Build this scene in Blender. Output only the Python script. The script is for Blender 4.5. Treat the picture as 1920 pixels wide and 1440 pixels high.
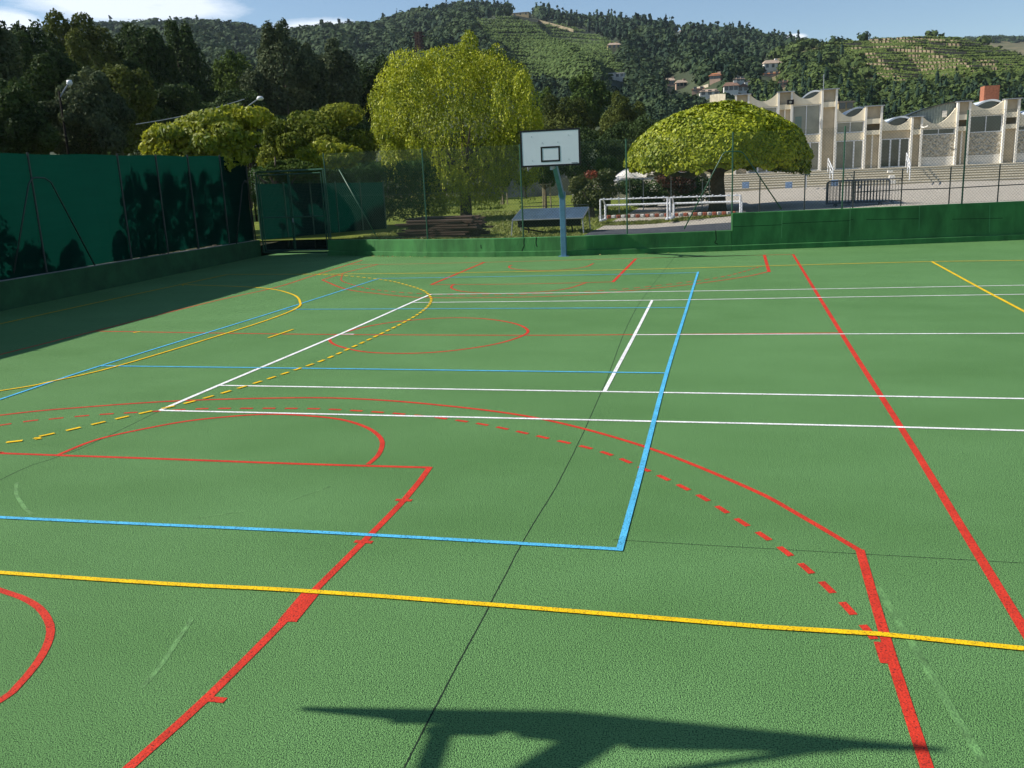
import bpy, math, random
import numpy as np
from mathutils import Vector, Matrix
for o in list(bpy.data.objects): bpy.data.objects.remove(o)
rng = np.random.default_rng(7)
random.seed(7)
S = bpy.context.scene
C = S.collection

# ------------------------------------------------------------------ camera
CAM = np.array([5.29299, -15.21730, 2.78348]); F = 1685.52
RT = np.array([0.9721629, 0.2302006, -0.0436680])
UP = np.array([-0.0117990, 0.2342334, 0.9721088])
FW = np.array([-0.2340085, 0.9445329, -0.2304291])
cd = bpy.data.cameras.new('camera'); co = bpy.data.objects.new('camera', cd); C.objects.link(co)
m = Matrix.Identity(4)
for i in range(3):
    m[i][0] = RT[i]; m[i][1] = UP[i]; m[i][2] = -FW[i]; m[i][3] = CAM[i]
co.matrix_world = m
cd.sensor_width = 36; cd.lens = 36 * F / 1920; cd.clip_start = 0.1; cd.clip_end = 6000
S.camera = co

# ------------------------------------------------------------------ light
SUNV = Vector((1.35, 0.19, -1.0)).normalized()          # direction the light travels
EL = math.asin(-SUNV.z); AZ = math.atan2(-SUNV.x, -SUNV.y)
W = bpy.data.worlds.new('World'); S.world = W; W.use_nodes = True
nt = W.node_tree; nt.nodes.clear()
def wn(t, **k):
    n = nt.nodes.new(t)
    for a, b in k.items(): setattr(n, a, b)
    return n
sky = wn('ShaderNodeTexSky', sky_type='NISHITA', sun_disc=False, sun_elevation=EL, sun_rotation=AZ % (2 * math.pi))
sky.air_density = 1.0; sky.dust_density = 0.15; sky.ozone_density = 3.2; sky.altitude = 200
bg = wn('ShaderNodeBackground'); out = wn('ShaderNodeOutputWorld')
bg.inputs['Strength'].default_value = 0.088
tc = wn('ShaderNodeTexCoord')
mp = wn('ShaderNodeMapping'); mp.inputs['Scale'].default_value = (5, 5, 22)
nz = wn('ShaderNodeTexNoise'); nz.inputs['Scale'].default_value = 1.6; nz.inputs['Detail'].default_value = 12; nz.inputs['Roughness'].default_value = 0.66
nt.links.new(tc.outputs['Generated'], mp.inputs['Vector']); nt.links.new(mp.outputs[0], nz.inputs['Vector'])
def dirpx(x, y):
    d = FW + RT * (x - 960) / F + UP * (720 - y) / F
    return d / np.linalg.norm(d)
def cloud_bank(x, y, rx, ry):        # a bank of cloud in the sky round one compass direction
    d = dirpx(x, y)
    sub = wn('ShaderNodeVectorMath', operation='SUBTRACT'); sub.inputs[1].default_value = tuple(d)
    nt.links.new(tc.outputs['Generated'], sub.inputs[0])
    mul = wn('ShaderNodeVectorMath', operation='MULTIPLY'); mul.inputs[1].default_value = (1 / rx, 1 / rx, 1 / ry)
    nt.links.new(sub.outputs[0], mul.inputs[0])
    ln = wn('ShaderNodeVectorMath', operation='LENGTH'); nt.links.new(mul.outputs[0], ln.inputs[0])
    mr = wn('ShaderNodeMapRange'); mr.inputs[1].default_value = 1.0; mr.inputs[2].default_value = 0.35
    mr.inputs[3].default_value = 0; mr.inputs[4].default_value = 1; mr.clamp = True
    nt.links.new(ln.outputs['Value'], mr.inputs[0]); return mr.outputs[0]
banks = [cloud_bank(250, 8, 0.17, 0.030), cloud_bank(600, 56, 0.082, 0.020), cloud_bank(1490, 70, 0.022, 0.007), cloud_bank(10, 40, 0.05, 0.02)]
acc = banks[0]
for b in banks[1:]:
    mx = wn('ShaderNodeMath', operation='MAXIMUM'); nt.links.new(acc, mx.inputs[0]); nt.links.new(b, mx.inputs[1]); acc = mx.outputs[0]
ad = wn('ShaderNodeMath', operation='ADD'); nt.links.new(acc, ad.inputs[0]); nt.links.new(nz.outputs[0], ad.inputs[1])
cm = wn('ShaderNodeMapRange'); cm.inputs[1].default_value = 1.0; cm.inputs[2].default_value = 1.42; cm.inputs[4].default_value = 0.72; cm.clamp = True
nt.links.new(ad.outputs[0], cm.inputs[0])
mix = wn('ShaderNodeMix', data_type='RGBA'); mix.inputs[7].default_value = (9.6, 10.0, 10.6, 1)
nt.links.new(cm.outputs[0], mix.inputs[0]); nt.links.new(sky.outputs[0], mix.inputs[6])
nt.links.new(mix.outputs[2], bg.inputs['Color']); nt.links.new(bg.outputs[0], out.inputs['Surface'])
sl = bpy.data.lights.new('sun', 'SUN'); sl.energy = 5.0; sl.angle = math.radians(0.53); sl.color = (1, 0.95, 0.86)
so = bpy.data.objects.new('sun', sl); C.objects.link(so); so.location = (0, 0, 60)
so.rotation_euler = SUNV.to_track_quat('-Z', 'Y').to_euler()
S.view_settings.view_transform = 'Standard'; S.view_settings.look = 'None'; S.view_settings.exposure = 0.48; S.view_settings.gamma = 1
S.render.resolution_x = 1024; S.render.resolution_y = 768
S.cycles.max_bounces = 6; S.cycles.transparent_max_bounces = 12

# ------------------------------------------------------------------ helpers: pixels of the survey -> places
def ray(x, y): return FW + RT * (x - 960) / F + UP * (720 - y) / F
def at(x, y, D): return CAM + ray(x, y) * D
def gz(x, y, z=0.0):
    d = ray(x, y); return CAM + d * (z - CAM[2]) / d[2]
def onY(x, y, Y):
    d = ray(x, y); return CAM + d * (Y - CAM[1]) / d[1]
def onplane(x, y, a, b):
    n = np.array([-(b[1] - a[1]), b[0] - a[0], 0.0]); d = ray(x, y)
    return CAM + d * (n @ (np.array([a[0], a[1], 0]) - CAM)) / (n @ d)
def proj(p):
    d = p - CAM; z = d @ FW
    return 960 + F * (d @ RT) / z, 720 - F * (d @ UP) / z
def horizon(x):       # image row of the level line in column x
    return 720 + F * (FW[2] + RT[2] * (x - 960) / F) / UP[2]
def at_ground(x, D, z):
    y = horizon(x); p = at(x, y, D); p[2] = z; return p

# ------------------------------------------------------------------ helpers: materials
def mat(name, col, rough=0.8, var=0.0, vscale=3.0, bump=0.0, bscale=40.0, spec=0.3, metal=0.0, col2=None, detail=6, coord='Object', transl=0.0, bdist=0.02, stretch=None):
    M = bpy.data.materials.new(name); M.use_nodes = True
    t = M.node_tree; b = t.nodes['Principled BSDF']; L = t.links.new
    b.inputs['Roughness'].default_value = rough; b.inputs['Metallic'].default_value = metal
    b.inputs['Specular IOR Level'].default_value = spec
    b.inputs['Base Color'].default_value = (*col, 1)
    tcn = t.nodes.new('ShaderNodeTexCoord'); src = tcn.outputs[coord]
    if stretch:
        mpn = t.nodes.new('ShaderNodeMapping'); mpn.inputs['Scale'].default_value = stretch; L(src, mpn.inputs[0]); src = mpn.outputs[0]
    if var or col2:
        n = t.nodes.new('ShaderNodeTexNoise'); n.inputs['Scale'].default_value = vscale; n.inputs['Detail'].default_value = detail; n.inputs['Roughness'].default_value = 0.6
        L(src, n.inputs['Vector'])
        r = t.nodes.new('ShaderNodeMapRange'); r.inputs[1].default_value = 0.33; r.inputs[2].default_value = 0.67; L(n.outputs[0], r.inputs[0])
        x = t.nodes.new('ShaderNodeMix'); x.data_type = 'RGBA'
        c2 = col2 if col2 else tuple(c * (1 + var) for c in col); c1 = col if col2 else tuple(c * (1 - var) for c in col)
        x.inputs[6].default_value = (*c1, 1); x.inputs[7].default_value = (*c2, 1)
        L(r.outputs[0], x.inputs[0]); L(x.outputs[2], b.inputs['Base Color'])
    if bump:
        n = t.nodes.new('ShaderNodeTexNoise'); n.inputs['Scale'].default_value = bscale; n.inputs['Detail'].default_value = 3
        L(src, n.inputs['Vector'])
        bp = t.nodes.new('ShaderNodeBump'); bp.inputs['Strength'].default_value = bump; bp.inputs['Distance'].default_value = bdist
        L(n.outputs[0], bp.inputs['Height']); L(bp.outputs[0], b.inputs['Normal'])
    return M
def leafmat(name, c1, c2, transl=0.35, rough=0.55, spec=0.3):
    M = bpy.data.materials.new(name); M.use_nodes = True
    t = M.node_tree; b = t.nodes['Principled BSDF']; L = t.links.new; o = t.nodes['Material Output']
    a = t.nodes.new('ShaderNodeAttribute'); a.attribute_name = 'tint'
    x = t.nodes.new('ShaderNodeMix'); x.data_type = 'RGBA'; x.inputs[6].default_value = (*c1, 1); x.inputs[7].default_value = (*c2, 1)
    L(a.outputs['Fac'], x.inputs[0]); L(x.outputs[2], b.inputs['Base Color'])
    b.inputs['Roughness'].default_value = rough; b.inputs['Specular IOR Level'].default_value = spec
    if transl:
        tr = t.nodes.new('ShaderNodeBsdfTranslucent'); L(x.outputs[2], tr.inputs[0])
        ms = t.nodes.new('ShaderNodeMixShader'); ms.inputs[0].default_value = transl
        L(b.outputs[0], ms.inputs[1]); L(tr.outputs[0], ms.inputs[2]); L(ms.outputs[0], o.inputs['Surface'])
    return M

# ------------------------------------------------------------------ helpers: meshes and objects
def tag(o, label=None, cat=None, group=None, kind=None):
    if label: o['label'] = label
    if cat: o['category'] = cat
    if group: o['group'] = group
    if kind: o['kind'] = kind
    return o
def empty(name, loc, label=None, cat=None, group=None, rz=0.0):
    o = bpy.data.objects.new(name, None); C.objects.link(o); o.location = tuple(loc); o.rotation_euler = (0, 0, rz)
    o.empty_display_size = 0.2
    return tag(o, label, cat, group)
class MB:
    """collects shapes into one mesh; coordinates are local to the parent"""
    def __init__(s): s.v = []; s.f = []
    def add(s, vs, fs):
        n = len(s.v); s.v += [tuple(map(float, v)) for v in vs]; s.f += [tuple(i + n for i in f) for f in fs]; return s
    def box(s, x0, y0, z0, x1, y1, z1, M=None):
        v = [(x, y, z) for z in (z0, z1) for x, y in ((x0, y0), (x1, y0), (x1, y1), (x0, y1))]
        if M is not None: v = [tuple(M @ Vector(q)) for q in v]
        return s.add(v, [(0, 3, 2, 1), (4, 5, 6, 7), (0, 1, 5, 4), (1, 2, 6, 5), (2, 3, 7, 6), (3, 0, 4, 7)])
    def bar(s, a, b, w, h=None, n=4, w2=None):       # prism from a to b with n sides
        return s.tube([a, b], [w, w2 if w2 else w], n)
    def tube(s, pts, rad, n=8, cap=True):
        pts = [np.array(p, float) for p in pts]
        if not hasattr(rad, '__len__'): rad = [rad] * len(pts)
        vs = []; fs = []; prev = None
        for i, p in enumerate(pts):
            d = pts[min(i + 1, len(pts) - 1)] - pts[max(i - 1, 0)]; d = d / (np.linalg.norm(d) + 1e-9)
            ref = prev if prev is not None else (np.array([0, 0, 1.0]) if abs(d[2]) < 0.9 else np.array([1.0, 0, 0]))
            u = np.cross(d, ref) if prev is None else ref - d * (ref @ d)
            u /= np.linalg.norm(u) + 1e-9; w = np.cross(d, u); prev = u
            for k in range(n):
                an = 2 * math.pi * (k + 0.5) / n
                vs.append(p + rad[i] * (math.cos(an) * u + math.sin(an) * w))
        for i in range(len(pts) - 1):
            for k in range(n):
                a = i * n + k; b = i * n + (k + 1) % n
                fs.append((a, b, b + n, a + n))
        if cap:
            fs.append(tuple(range(n - 1, -1, -1))); fs.append(tuple((len(pts) - 1) * n + k for k in range(n)))
        return s.add(vs, fs)
    def prism(s, poly, y0, y1):                       # polygon in x,z pushed along y
        n = len(poly); v = [(p[0], y0, p[1]) for p in poly] + [(p[0], y1, p[1]) for p in poly]
        return s.add(v, [tuple(range(n)), tuple(range(2 * n - 1, n - 1, -1))] + [(i, i + n, (i + 1) % n + n, (i + 1) % n) for i in range(n)])
    def build(s, name, M, parent=None, smooth=False, bevel=0.0):
        me = bpy.data.meshes.new(name); me.from_pydata(s.v, [], s.f); me.update()
        o = bpy.data.objects.new(name, me); C.objects.link(o); me.materials.append(M)
        if smooth: me.shade_smooth()
        if parent is not None: o.parent = parent
        if bevel:
            b = o.modifiers.new('b', 'BEVEL'); b.width = bevel; b.segments = 2; b.limit_method = 'ANGLE'
        return o
def npmesh(name, V, Q, M, parent=None, tint=None, smooth=False):
    """numpy verts (n,3) and faces (m,4) or (m,3)"""
    me = bpy.data.meshes.new(name); k = Q.shape[1]
    me.vertices.add(len(V)); me.vertices.foreach_set('co', np.ascontiguousarray(V, np.float32).ravel())
    me.loops.add(Q.size); me.loops.foreach_set('vertex_index', np.ascontiguousarray(Q, np.int32).ravel())
    me.polygons.add(len(Q)); me.polygons.foreach_set('loop_start', np.arange(0, Q.size, k, dtype=np.int32))
    me.polygons.foreach_set('loop_total', np.full(len(Q), k, np.int32))
    if tint is not None:
        a = me.attributes.new('tint', 'FLOAT', 'FACE'); a.data.foreach_set('value', np.ascontiguousarray(tint, np.float32))
    me.update(calc_edges=True); me.validate()
    me.materials.append(M); o = bpy.data.objects.new(name, me); C.objects.link(o)
    if smooth: me.shade_smooth()
    if parent is not None: o.parent = parent
    return o
def copy_tree(o, parent=None):
    c = o.copy(); C.objects.link(c); c.parent = parent
    for ch in list(o.children): copy_tree(ch, c)
    return c

def leaves(pts, nrm, size, seed=0, aspect=0.6, jitter=0.8, up=0.0, cup=0.0):
    """rhombic leaves at pts, facing roughly along nrm"""
    r = np.random.default_rng(seed); n = len(pts)
    N = nrm + r.normal(0, jitter, (n, 3)); N[:, 2] += up; N /= np.linalg.norm(N, axis=1)[:, None] + 1e-9
    T = r.normal(0, 1, (n, 3)); T[:, 2] -= cup; T -= N * (T * N).sum(1)[:, None]; T /= np.linalg.norm(T, axis=1)[:, None] + 1e-9
    B = np.cross(N, T); s = (size * r.uniform(0.55, 1.25, n))[:, None] if np.isscalar(size) else (size * r.uniform(0.55, 1.25, n))[:, None]
    V = np.stack([pts - T * s * 0.5, pts + B * s * 0.5 * aspect + N * s * .06, pts + T * s * 0.5, pts - B * s * 0.5 * aspect + N * s * .06], 1).reshape(-1, 3)
    return V, np.arange(4 * n).reshape(-1, 4)
def blob_points(blobs, n, seed, shell=0.2, bottom=1.0):
    """points near the shells of many ellipsoid clumps; deep inner ones are thinned out"""
    r = np.random.default_rng(seed); B = np.array(blobs, float)
    w = (B[:, 3] * B[:, 4] + B[:, 3] * B[:, 5] + B[:, 4] * B[:, 5]); w /= w.sum()
    k = r.choice(len(B), n, p=w); d = r.normal(0, 1, (n, 3)); d /= np.linalg.norm(d, axis=1)[:, None]
    low = (d[:, 2] < -0.3) & (r.random(n) > bottom); d[low, 2] *= -1
    rad = 1 - np.abs(r.normal(0, shell, n)); rad = np.clip(rad, 0.1, 1)
    lump = 1 + 0.12 * np.sin(d[:, 0] * 7 + k) * np.cos(d[:, 1] * 6 + 2 * k) * np.sin(d[:, 2] * 5 + k)
    P = B[k, :3] + d * B[k, 3:6] * (rad * lump)[:, None]
    deep = np.zeros(n, bool)
    for b in B:
        q = ((P - b[:3]) / b[3:6]); deep |= (q * q).sum(1) < 0.42
    keep = ~deep | (r.random(n) < 0.28)
    return P[keep], d[keep], k[keep]
def crown_blobs(cx, cy, cz, rx, ry, rz, n, seed, frac=(0.22, 0.38), taper=0.0, core=0.72):
    """clumps over an ellipsoidal crown; taper narrows the top (poplar) when positive"""
    r = np.random.default_rng(seed); bl = [(cx, cy, cz, rx * core, ry * core, rz * core * 1.05)]
    for i in range(n):
        d = r.normal(0, 1, 3); d /= np.linalg.norm(d); q = r.uniform(0.6, 0.92); s = r.uniform(*frac)
        tz = d[2] * q; k = 1 - taper * max(0, tz)
        bl.append((cx + d[0] * rx * q * k, cy + d[1] * ry * q * k, cz + tz * rz, rx * s * k, ry * s * k, min(rz, rx * 1.4) * s * r.uniform(0.8, 1.3)))
    return bl
def trunk_mb(h, r0, seed, limbs=6, spread=1.6, top=None, lean=(0, 0), start=0.35):
    r = np.random.default_rng(seed); mb = MB(); top = top or h * 1.25
    pts = [(0, 0, -0.25), (0, 0, 0), (lean[0] * .3 + r.normal(0, r0 * .3), lean[1] * .3, h * 0.4), (lean[0] * .7 + r.normal(0, r0 * .4), lean[1] * .7, h * 0.75), (lean[0], lean[1], top)]
    mb.tube(pts, [r0 * 1.5, r0 * 1.2, r0, r0 * .75, r0 * .2], 9)
    for i in range(limbs):
        a = r.uniform(0, 6.28); z0 = h * r.uniform(start, 0.8); l = spread * r.uniform(0.7, 1.2)
        p0 = np.array([lean[0] * z0 / top, lean[1] * z0 / top, z0]); e = p0 + np.array([math.cos(a) * l, math.sin(a) * l, l * r.uniform(0.5, 1.1)])
        mid = (p0 + e) / 2 + np.array([0, 0, -0.08 * l])
        mb.tube([p0, mid, e], [r0 * .5, r0 * .33, r0 * .1], 6)
    return mb
BARK = mat('bark', (0.09, 0.07, 0.05), 0.95, 0.35, 6, 0.8, 25)
def tree(name, base, blobs, n, size, M, label, cat='tree', group=None, trunk=(3, 0.2), seed=1, aspect=.6, jitter=.8, up=0.0, spread=1.6, limbs=6, shell=.2, bottom=1.0, cup=0.0, tintk=0.45, lean=(0, 0), gaps=.55, gsc=1.0):
    """blobs are given relative to base"""
    t = empty(name, base, label, cat, group)
    P, d, k = blob_points(blobs, n, seed, shell, bottom)
    if gaps:                                           # holes between the boughs
        q = P / gsc; g_ = np.sin(q[:, 0] * 1.9 + seed) * np.sin(q[:, 1] * 2.1 + 2 * seed) + np.sin(q[:, 2] * 1.7 + seed * .7) * np.sin(q[:, 0] * 1.1 - q[:, 1] * 1.3) + .5 * np.sin(q[:, 2] * 4.1 + q[:, 0] * 3.7)
        kp = (g_ < .55) | (np.random.default_rng(seed).random(len(P)) > gaps); P, d, k = P[kp], d[kp], k[kp]
    V, Q = leaves(P, d, size, seed + 1, aspect, jitter, up, cup)
    r = np.random.default_rng(seed + 2); cl = r.random(len(blobs))
    tint = np.clip(tintk * cl[k] + (1 - tintk) * r.random(len(P)), 0, 1)
    npmesh('crown', V, Q, M, t, tint)
    if trunk: trunk_mb(trunk[0], trunk[1], seed, limbs, spread, lean=lean).build('trunk', BARK, t, smooth=True)
    return t

# ================================================================== materials
def court_material():
    M = bpy.data.materials.new('green_court_paint'); M.use_nodes = True
    t = M.node_tree; b = t.nodes['Principled BSDF']; L = t.links.new
    def N(ty, **k):
        n = t.nodes.new(ty)
        for a, v in k.items(): setattr(n, a, v)
        return n
    tcn = N('ShaderNodeTexCoord'); o = tcn.outputs['Object']
    big = N('ShaderNodeTexNoise'); big.inputs['Scale'].default_value = 0.22; big.inputs['Detail'].default_value = 5; L(o, big.inputs[0])
    st = N('ShaderNodeMapping'); st.inputs['Scale'].default_value = (0.5, 0.9, 1); L(o, st.inputs[0])
    roller = N('ShaderNodeTexNoise'); roller.inputs['Scale'].default_value = 1.0; roller.inputs['Detail'].default_value = 4; L(st.outputs[0], roller.inputs[0])
    fine = N('ShaderNodeTexNoise'); fine.inputs['Scale'].default_value = 118; fine.inputs['Detail'].default_value = 3; fine.inputs['Roughness'].default_value = .6; L(o, fine.inputs[0])
    vor = N('ShaderNodeTexVoronoi'); vor.inputs['Scale'].default_value = 150; L(o, vor.inputs[0])
    m1 = N('ShaderNodeMath', operation='ADD'); L(big.outputs[0], m1.inputs[0]); L(roller.outputs[0], m1.inputs[1])
    r = N('ShaderNodeMapRange'); r.inputs[1].default_value = .72; r.inputs[2].default_value = 1.28; L(m1.outputs[0], r.inputs[0])
    x = N('ShaderNodeMix', data_type='RGBA'); x.inputs[6].default_value = (.118, .268, .078, 1); x.inputs[7].default_value = (.158, .335, .112, 1)
    L(r.outputs[0], x.inputs[0])
    pr = N('ShaderNodeMapRange'); pr.inputs[1].default_value = .38; pr.inputs[2].default_value = .50; L(fine.outputs[0], pr.inputs[0])
    pit = N('ShaderNodeMix', data_type='RGBA'); pit.inputs[6].default_value = (.016, .045, .018, 1)
    L(pr.outputs[0], pit.inputs[0]); L(x.outputs[2], pit.inputs[7]); L(pit.outputs[2], b.inputs['Base Color'])
    hm = N('ShaderNodeMath', operation='MULTIPLY_ADD'); hm.inputs[1].default_value = -0.9; L(vor.outputs['Distance'], hm.inputs[0]); L(fine.outputs[0], hm.inputs[2])
    bp = N('ShaderNodeBump'); bp.inputs['Strength'].default_value = .9; bp.inputs['Distance'].default_value = .009; L(hm.outputs[0], bp.inputs['Height']); L(bp.outputs[0], b.inputs['Normal'])
    b.inputs['Roughness'].default_value = .85; b.inputs['Specular IOR Level'].default_value = .18
    return M
def line_mat(name, col):
    M = mat(name, col, .75, .16, 5, .8, 70, .15, bdist=.007)
    # small pits where the porous ground shows through the paint
    t = M.node_tree; b = t.nodes['Principled BSDF']; L = t.links.new
    src = b.inputs['Base Color'].links[0].from_socket
    n = t.nodes.new('ShaderNodeTexNoise'); n.inputs['Scale'].default_value = 85; n.inputs['Detail'].default_value = 3
    tcn = t.nodes.new('ShaderNodeTexCoord'); L(tcn.outputs['Object'], n.inputs[0])
    r = t.nodes.new('ShaderNodeMapRange'); r.inputs[1].default_value = .34; r.inputs[2].default_value = .45; L(n.outputs[0], r.inputs[0])
    x = t.nodes.new('ShaderNodeMix'); x.data_type = 'RGBA'; x.inputs[6].default_value = (*[c * .25 + .012 for c in col], 1)
    L(r.outputs[0], x.inputs[0]); L(src, x.inputs[7]); L(x.outputs[2], b.inputs['Base Color'])
    return M
m_court = court_material()
m_red = line_mat('red_line_paint', (.56, .038, .018)); m_blue = line_mat('blue_line_paint', (.085, .43, .68))
m_yel = line_mat('yellow_line_paint', (.80, .50, .006)); m_wht = line_mat('white_line_paint', (.82, .82, .80))
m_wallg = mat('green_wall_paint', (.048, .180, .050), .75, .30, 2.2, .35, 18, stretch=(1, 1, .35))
m_dark = mat('dark_crack', (.008, .02, .010), .95)
m_pale = mat('pale_joint', (.08, .26, .10), .8)
m_green_metal = mat('green_coated_steel', (.022, .085, .045), .45, .2, 8, spec=.5)
m_dkpost = mat('dark_steel', (.020, .026, .024), .5, .2, 8, spec=.5)
m_wire = mat('green_wire', (.045, .09, .065), .4, spec=.6)
m_white_metal = mat('white_metal', (.72, .73, .74), .4, .08, 6, spec=.5)
m_grey_metal = mat('grey_metal', (.30, .32, .34), .4, .2, 6, spec=.5, metal=.3)
m_black = mat('black_paint', (.010, .010, .011), .5)
m_board = mat('white_board', (.66, .70, .74), .5, .03, 2)
m_bluepole = mat('blue_grey_paint', (.085, .20, .30), .45, .15, 5, spec=.5)
m_grass = mat('lawn_grass', (.115, .160, .022), .95, 0, .9, .9, 30, .1, col2=(.215, .245, .045), detail=10, bdist=.08)
m_dirt = mat('bank_soil', (.045, .050, .022), .95, 0, .7, .8, 10, .1, col2=(.10, .09, .05), detail=9, bdist=.1)
m_gravel = mat('pale_gravel', (.36, .32, .26), .95, 0, 7, 1.0, 35, .1, col2=(.56, .51, .43), detail=12, bdist=.05)
m_gravel2 = mat('asphalt_gravel', (.055, .06, .075), .95, 0, 5, 1.0, 35, .1, col2=(.11, .115, .125), detail=12, bdist=.05)
m_conc = mat('weathered_concrete', (.26, .25, .23), .9, .25, 1.2, .5, 12)
m_cream = mat('cream_render', (.78, .69, .52), .85, .10, 1.0, .25, 14)
m_creamw = mat('cream_white_paint', (.78, .74, .66), .8, .06, 1.5, .1, 10)
m_tan = mat('tan_recess_render', (.50, .42, .30), .9, .12, 1.2, .3, 14)
m_stone = mat('rough_stone_cladding', (.36, .32, .24), .95, .12, 5, 1.0, 4.5, col2=(.80, .74, .62), bdist=.5)
m_step = mat('step_concrete', (.40, .35, .25), .9, .12, 1.3, .3, 12)
m_stepedge = mat('pale_step_edge', (.72, .67, .55), .85, .1, 3)
m_zinc = mat('pale_zinc_roof', (.62, .66, .70), .35, .06, 2, spec=.5)
m_slat = mat('grey_green_cladding', (.30, .34, .30), .7, .12, 4)
m_brick = mat('red_brick', (.32, .12, .065), .9, .25, 7, .5, 10)
m_wood = mat('weathered_planks', (.085, .055, .040), .9, .45, 2.5, .7, 20, stretch=(.6, 6, 6))
m_canvas = mat('white_canvas', (.66, .63, .58), .8, .06, 2)
m_tt = mat('blue_table_top', (.045, .075, .105), .35, .25, 2.2, spec=.5)
m_curtain = mat('pale_interior', (.40, .38, .32), .9, .15, .7)
def glass(name, col, rough=.06):
    return mat(name, col, rough, .25, .8, spec=.9)
m_glass = glass('window_glass', (.035, .045, .045)); m_glass2 = glass('pale_window_glass', (.20, .20, .165), .10); m_glass3 = glass('teal_glass', (.06, .12, .11), .10)
def cloth_mat():
    M = bpy.data.materials.new('green_windbreak_cloth'); M.use_nodes = True
    t = M.node_tree; b = t.nodes['Principled BSDF']; L = t.links.new; o = t.nodes['Material Output']
    tcn = t.nodes.new('ShaderNodeTexCoord'); mpn = t.nodes.new('ShaderNodeMapping'); mpn.inputs['Scale'].default_value = (.3, .3, 5); L(tcn.outputs['Object'], mpn.inputs[0])
    n = t.nodes.new('ShaderNodeTexNoise'); n.inputs['Scale'].default_value = 2; n.inputs['Detail'].default_value = 6; L(mpn.outputs[0], n.inputs[0])
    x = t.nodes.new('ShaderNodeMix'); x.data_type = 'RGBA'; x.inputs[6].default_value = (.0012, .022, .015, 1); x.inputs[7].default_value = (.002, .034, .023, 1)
    L(n.outputs[0], x.inputs[0]); L(x.outputs[2], b.inputs['Base Color']); b.inputs['Roughness'].default_value = .9; b.inputs['Specular IOR Level'].default_value = .05
    tr = t.nodes.new('ShaderNodeBsdfTranslucent'); L(x.outputs[2], tr.inputs[0])
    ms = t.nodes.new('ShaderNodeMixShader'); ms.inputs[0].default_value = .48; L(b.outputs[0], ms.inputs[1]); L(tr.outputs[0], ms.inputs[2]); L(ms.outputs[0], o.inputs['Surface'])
    return M
m_cloth = cloth_mat()

# ================================================================== court
# wall base line (surveyed) round the far side of the court
WB = [(-9.35, 16.2), (-7.4, 15.62), (-4.96, 14.78), (-2.4, 14.25), (0.04, 14.08), (2.4, 14.2), (5.31, 14.53), (9.07, 15.08), (14.21, 16.05), (26.0, 18.2)]
def wall_y(x):
    return float(np.interp(x, [p[0] for p in WB], [p[1] for p in WB]))
LX0, LX1 = -12.0, -12.42           # left wall line: x at y=3 and at y=16.7
def left_x(y): return LX0 + (LX1 - LX0) * (y - 3.0) / 13.7
MB().box(-260, -160, -1.2, 260, 1600, -.12).build('ground', m_dirt)['kind'] = 'structure'
court = MB(); poly = [(left_x(-26), -26), (26, -26)] + [(x, y) for x, y in reversed(WB)] + [(-9.35, 18.6), (left_x(16.7), 18.6)]
n = len(poly); court.add([(x, y, 0) for x, y in poly] + [(x, y, -.1) for x, y in poly], [tuple(range(n))] + [(i, i + n, (i + 1) % n + n, (i + 1) % n) for i in range(n)])
court.build('court_surface', m_court)['kind'] = 'structure'

def spline(pts, step=.12):
    P = np.array(pts, float); P = np.vstack([2 * P[0] - P[1], P, 2 * P[-1] - P[-2]]); o = []
    for i in range(1, len(P) - 2):
        a, b, c, d = P[i - 1:i + 3]; k = max(2, int(np.linalg.norm(c - b) / step))
        for j in range(k):
            t = j / k; o.append(.5 * ((2 * b) + (c - a) * t + (2 * a - 5 * b + 4 * c - d) * t * t + (3 * b - a - 3 * c + d) * t ** 3))
    o.append(P[-2]); return np.array(o)
def strip(mb, pts, w, z):
    P = np.array(pts, float); d = np.gradient(P, axis=0); d /= np.linalg.norm(d, axis=1)[:, None] + 1e-9
    nn = np.stack([-d[:, 1], d[:, 0]], 1) * w / 2; n = len(P)
    vs = [(*(P[i] + nn[i]), z) for i in range(n)] + [(*(P[i] - nn[i]), z) for i in range(n)]
    mb.add(vs, [(i, i + n, i + n + 1, i + 1) for i in range(n - 1)])
def px(*l): return [tuple(gz(x, y)[:2]) for x, y in l]
def dashes(mb, pts, w, z, period=.30, on=.170, phase=0.0):
    P = spline(pts, .03); s = np.concatenate([[0], np.cumsum(np.linalg.norm(np.diff(P, axis=0), axis=1))]); a = phase
    while a < s[-1]:
        q = np.linspace(a, min(a + on, s[-1]), 4)
        if q[-1] - q[0] > .03: strip(mb, np.stack([np.interp(q, s, P[:, 0]), np.interp(q, s, P[:, 1])], 1), w, z)
        a += period
def ext(l, d, at_end=True):
    a = np.array(l[-2 if at_end else 1]); b = np.array(l[-1 if at_end else 0]); u = (b - a) / np.linalg.norm(b - a)
    return l + [tuple(b + u * d)] if at_end else [tuple(b + u * d)] + l
WD = .052
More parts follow.
